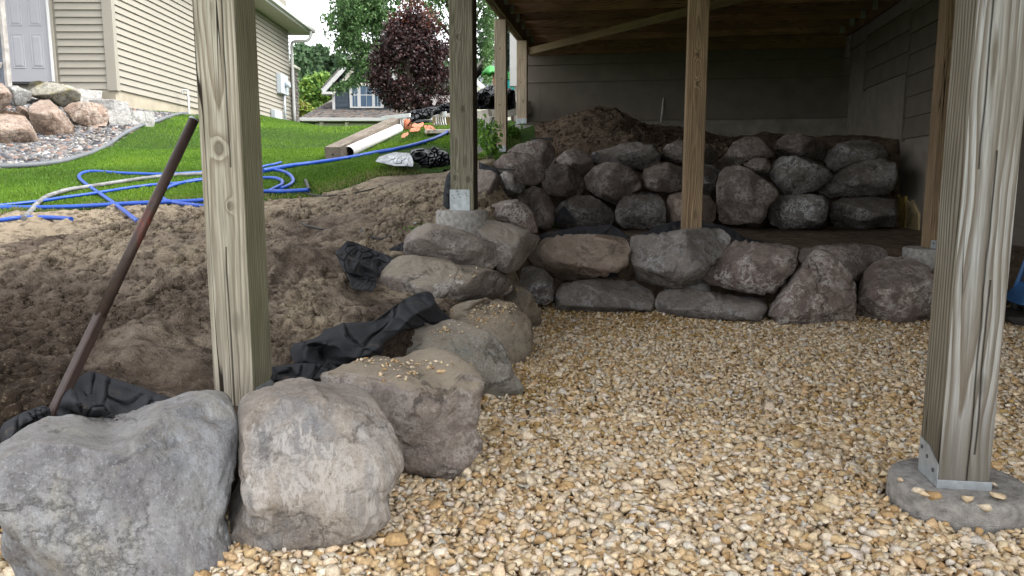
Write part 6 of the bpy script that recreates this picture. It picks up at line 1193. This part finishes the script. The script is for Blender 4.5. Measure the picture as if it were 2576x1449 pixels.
# birch with hanging sprays, behind the maple
r = np.random.default_rng(71); strands = []
for i in range(640):
    px = r.choice([r.uniform(830, 960), r.uniform(930, 1290)]); 
    ytop = -160+r.uniform(0, 150); lo = np.interp(px, [815, 850, 880, 940, 1000, 1100, 1290], [30, 70, 110, 150, 60, 60, 150]); 
    if px < 860 and r.uniform() < .5: continue
    c0 = atd(px, ytop if px > 900 else r.uniform(-40, 60), 25+r.uniform(-1.5, 1.5)); L = r.uniform(.3, 1.0)*max(.4, (lo-ytop*.2)/F*25*1.0); n_ = int(L*42); tpar = r.uniform(0, 1, n_)
    sw = r.normal(0, .15, 2); strands.append(np.c_[c0[0]+sw[0]*tpar+r.normal(0, .05, n_), c0[1]+sw[1]*tpar+r.normal(0, .05, n_), c0[2]-L*tpar+r.normal(0, .04, n_)])
for (x0, y0, x1, y1, sg) in [(1000, 60, 815, 32, 26), (1000, 110, 850, 100, 26), (980, 140, 860, 150, 26), (960, 150, 845, 215, 20), (1000, 20, 850, -10, 30), (1230, 40, 1225, 200, 18)]:
    n_ = 1500; t = r.uniform(0, 1, n_); px = x0+(x1-x0)*t+r.normal(0, sg*.35, n_); py = y0+(y1-y0)*t+np.abs(r.normal(0, sg*1.1, n_))*(.4+.6*(1-t)); 
    u = (px-CX)/F; v_ = (CY-py)/F; Rr = np.stack([u, math.cos(PITCH)+v_*math.sin(PITCH), -math.sin(PITCH)+v_*math.cos(PITCH)], -1); q = CAM+Rr*(25+r.normal(0, .4, n_))[:, None]; strands.append(q[fbm(q*2.2, 3, 8) > -.12])
bx = atd(1165, 300, 25.5); bx[2] = H(bx[0], bx[1], False)
tree('tall birch with drooping green sprays behind the purple maple', bx, 7.5, [bl(1165, -60, 25.5, 120, 70), bl(1060, -90, 25.5, 130, 60), bl(950, -60, 25.5, 70, 50), bl(1240, -20, 25.5, 60, 90), bl(1120, 30, 25.5, 110, 55)],
     15000, .11, [(.075, .15, .05), (.11, .20, .07), (.05, .10, .035), (.17, .27, .11)], [4, 4, 3, 1], 72, M_LEAF, tw=.16, droop=1.2, thr=.1, extra=np.concatenate(strands), cat='birch tree')
GT = 'trees on the skyline behind the blue house'
def bgtree(lab, px, d, blobs, n, ls, pal, seed, cat='tree', thr=-.15):
    b0 = atd(px, 300, d); b0[2] = 1.2; tree(lab, b0, blobs[0][2]-1.2, blobs, n, ls, pal, [3, 3, 2], seed, M_LEAF, GT, cat, .18, thr=thr, nsc=.9, shell=.35)
DG = [(.07, .125, .06), (.10, .17, .08), (.045, .085, .045)]; LG = [(.20, .30, .06), (.14, .25, .05), (.09, .18, .04)]
bgtree('dark green tree rising next to the downspout of the beige house', 765, 48, [bl(762, 200, 48, 30, 90), bl(750, 150, 48, 22, 40), bl(785, 165, 48, 22, 45), bl(760, 260, 48, 40, 50)], 9000, .32, DG, 81)
bgtree('dark green tree with a feathery top left of the blue dormer', 830, 50, [bl(825, 190, 50, 35, 70), bl(810, 145, 50, 24, 36), bl(845, 160, 50, 28, 40), bl(835, 240, 50, 40, 40), bl(868, 200, 50, 30, 50)], 10000, .32, DG, 83)
bgtree('light yellow green tree in front of the dark ones', 795, 42, [bl(795, 235, 42, 38, 42), bl(775, 225, 42, 22, 30), bl(815, 210, 42, 26, 28), bl(790, 280, 42, 36, 30), bl(840, 235, 42, 24, 40)], 9000, .26, LG, 85)
bgtree('low lime green bush at the foot of the stone corner', 760, 36, [bl(758, 275, 36, 22, 18), bl(775, 285, 36, 18, 14), bl(748, 262, 36, 10, 14), bl(750, 292, 36, 16, 14)], 3000, .2, [(.28, .36, .07), (.2, .3, .05), (.3, .2, .1)], 87, 'bush')
bgtree('dark spruce glimpsed between the two tan posts', 1289, 30, [bl(1287, 150, 30, 16, 45), bl(1290, 90, 30, 14, 40), bl(1285, 200, 30, 22, 40)], 5000, .16, [(.03, .06, .05), (.045, .08, .07), (.025, .045, .04)], 89, 'spruce tree')
bgtree('large green tree hidden behind the purple maple', 1000, 55, [bl(1000, 160, 55, 90, 70), bl(1090, 200, 55, 80, 70), bl(930, 200, 55, 50, 40), bl(1180, 180, 55, 60, 70), bl(1230, 90, 55, 40, 60)], 9000, .45, DG, 91)
# weeds behind the olive post
GWd = 'weeds growing behind the olive green post'
for k, (x, y, hh, lb) in enumerate([(1220, 392, .42, 'broad leafed weed left of the tan middle post'), (1236, 402, .30, 'low yellow green weed in front of the square pier'), (1212, 372, .36, 'leafy weed beside the small stone block'), (1288, 352, .22, 'small weed right of the tan middle post'), (1238, 372, .30, 'weed close against the tan middle post')]):
    b0 = ground_at(x, y, lift=0); r = np.random.default_rng(90+k); t = empty('weed', tuple(b0), 0, lb, 'weed', GWd)
    P = []
    for s in range(9):
        tip = np.array([r.normal(0, .09), r.normal(0, .09), hh*r.uniform(.6, 1)]); tube('stem', [(0, 0, -.02), tip*.6+[.01, 0, .02], tip], .004, M_LEAF if False else bpy.data.materials['green_leaf'], t, 4)
        for _ in range(26): u = r.uniform(.25, 1); P.append(tip*u+r.normal(0, .02, 3))
    P = np.array(P); leafmesh(P, .065*r.uniform(.6, 1.3, len(P)), pick([(.16, .30, .05), (.10, .22, .03), (.22, .36, .08)], [3, 3, 1], len(P), r, .15), r, 'leaves', M_LEAF, t)
    for c in t.children:
        if c.name.startswith('stem'): c.data.materials.clear(); c.data.materials.append(M_GREYH)
b0 = ground_at(1072, 581); r = np.random.default_rng(99); P = r.normal(0, 1, (260, 3))*[.05, .04, .012]+[0, 0, .01]
tag(leafmesh(P, .02*r.uniform(.7, 1.4, 260), pick([(.10, .2, .04)], [1], 260, r, .2), r, 'grass_tuft', M_LEAF, None), 'tiny green tuft sprouting on the dry dirt slope', 'grass tuft').location = tuple(b0)

# grass blades
PLX = [tuple(ground_at(*p)[:2]) for p in cH([(100, 1100), (190, 960), (700, 860), (1100, 800), (1420, 900), (1460, 1400), (900, 1300), (500, 1220), (300, 1180)])]
CLEAR = [(ta[:2], tb[:2], .11), (pa[:2], pb_[:2], .09)]
def cleared(X, Y):
    k = np.ones(len(X), bool)
    for Q, rr in HP:
        for p in Q[:, :2]: k &= (np.abs(X-p[0]) > rr+.01) | (np.abs(Y-p[1]) > rr+.02)
    k &= ~poly_in(X, Y, PLX)
    for a, b, rr in CLEAR:
        ab = np.array(b)-np.array(a); t = np.clip(((X-a[0])*ab[0]+(Y-a[1])*ab[1])/(ab@ab), 0, 1); k &= np.hypot(X-a[0]-t*ab[0], Y-a[1]-t*ab[1]) > rr
    return k
def blades(n, x0, x1, y0, y1, hmin, wmul, seed, dens=None):
    r = np.random.default_rng(seed); X = r.uniform(x0, x1, n); Y = r.uniform(y0, y1, n)
    k = inl(X, Y) & ~inr(X, Y) & ~((X < XW+.05) & (Y > YF)) & (np.abs(X+.0) < Y*.74+.3) & ~((X > .1) & (Y > 6.5) & (Y < 12.2)) & cleared(X, Y)
    if dens is not None: k &= r.uniform(size=n) < dens(X, Y)
    X, Y = X[k], Y[k]; Z = H(X, Y); n = len(X); w_ = wmul*(Y/7.)**.8*r.uniform(.7, 1.3, n); h = hmin*r.uniform(.6, 1.4, n)*(1+.35*fbm(xy3(X, Y)*1.2, 2, 4))*(Y/7.)**.25; a = r.uniform(0, 2*np.pi, n)
    le = r.normal(0, .45, (n, 2))*h[:, None]; B0 = np.c_[X, Y, Z-.01]; sd_ = np.c_[np.cos(a), np.sin(a), 0*a]*w_[:, None]/2
    M1 = B0+np.c_[le*.35, h*.6]; T = B0+np.c_[le, h]
    V = np.stack([B0-sd_, B0+sd_, M1+sd_*.8, T, M1-sd_*.8], 1).reshape(-1, 3)
    F1 = (np.arange(n)*5)[:, None]+np.array([[0, 1, 2, 4]]); tri = (np.arange(n)*5)[:, None]+np.array([[4, 2, 3, 3]])
    t = fbm(xy3(X, Y)*.9, 3, 12)[:, None]; c = np.clip(np.array([[.10, .195, .02]])*(1+.4*t)+np.array([[.04, .03, 0]])*np.clip(t, 0, 1)+r.normal(0, .018, (n, 1)), .01, .6)
    edge = sstep((.55-np.abs(poly_dist(X, Y, lawn_poly)))/.5)[:, None]*(r.uniform(size=(n, 1)) < .5)
    c = c*(1-edge*.8)+np.array([[.26, .22, .11]])*edge*.8
    return V, F1, tri[:, :3], np.repeat(c, 5, 0)
q0, q1, q2, q3 = blades(260000, -6.5, .7, 5.2, 10.5, .048, .0065, 1); w0, w1, w2, w3 = blades(170000, -8, 1.5, 10.5, 27, .055, .0075, 2, lambda X, Y: np.clip(14/Y, .3, 1))
V = np.concatenate([q0, w0]); Ft = np.concatenate([q1[:, [0, 1, 2]], q1[:, [0, 2, 3]], w1[:, [0, 1, 3]]+len(q0)])
o = mesh('grass', V, Ft, m_tint('grass_blade', .6, trans=.3, spec=.2), col=np.concatenate([q3, w3])); tag(o, 'bright green mown grass covering the sloping lawn', 'grass', kind='stuff')
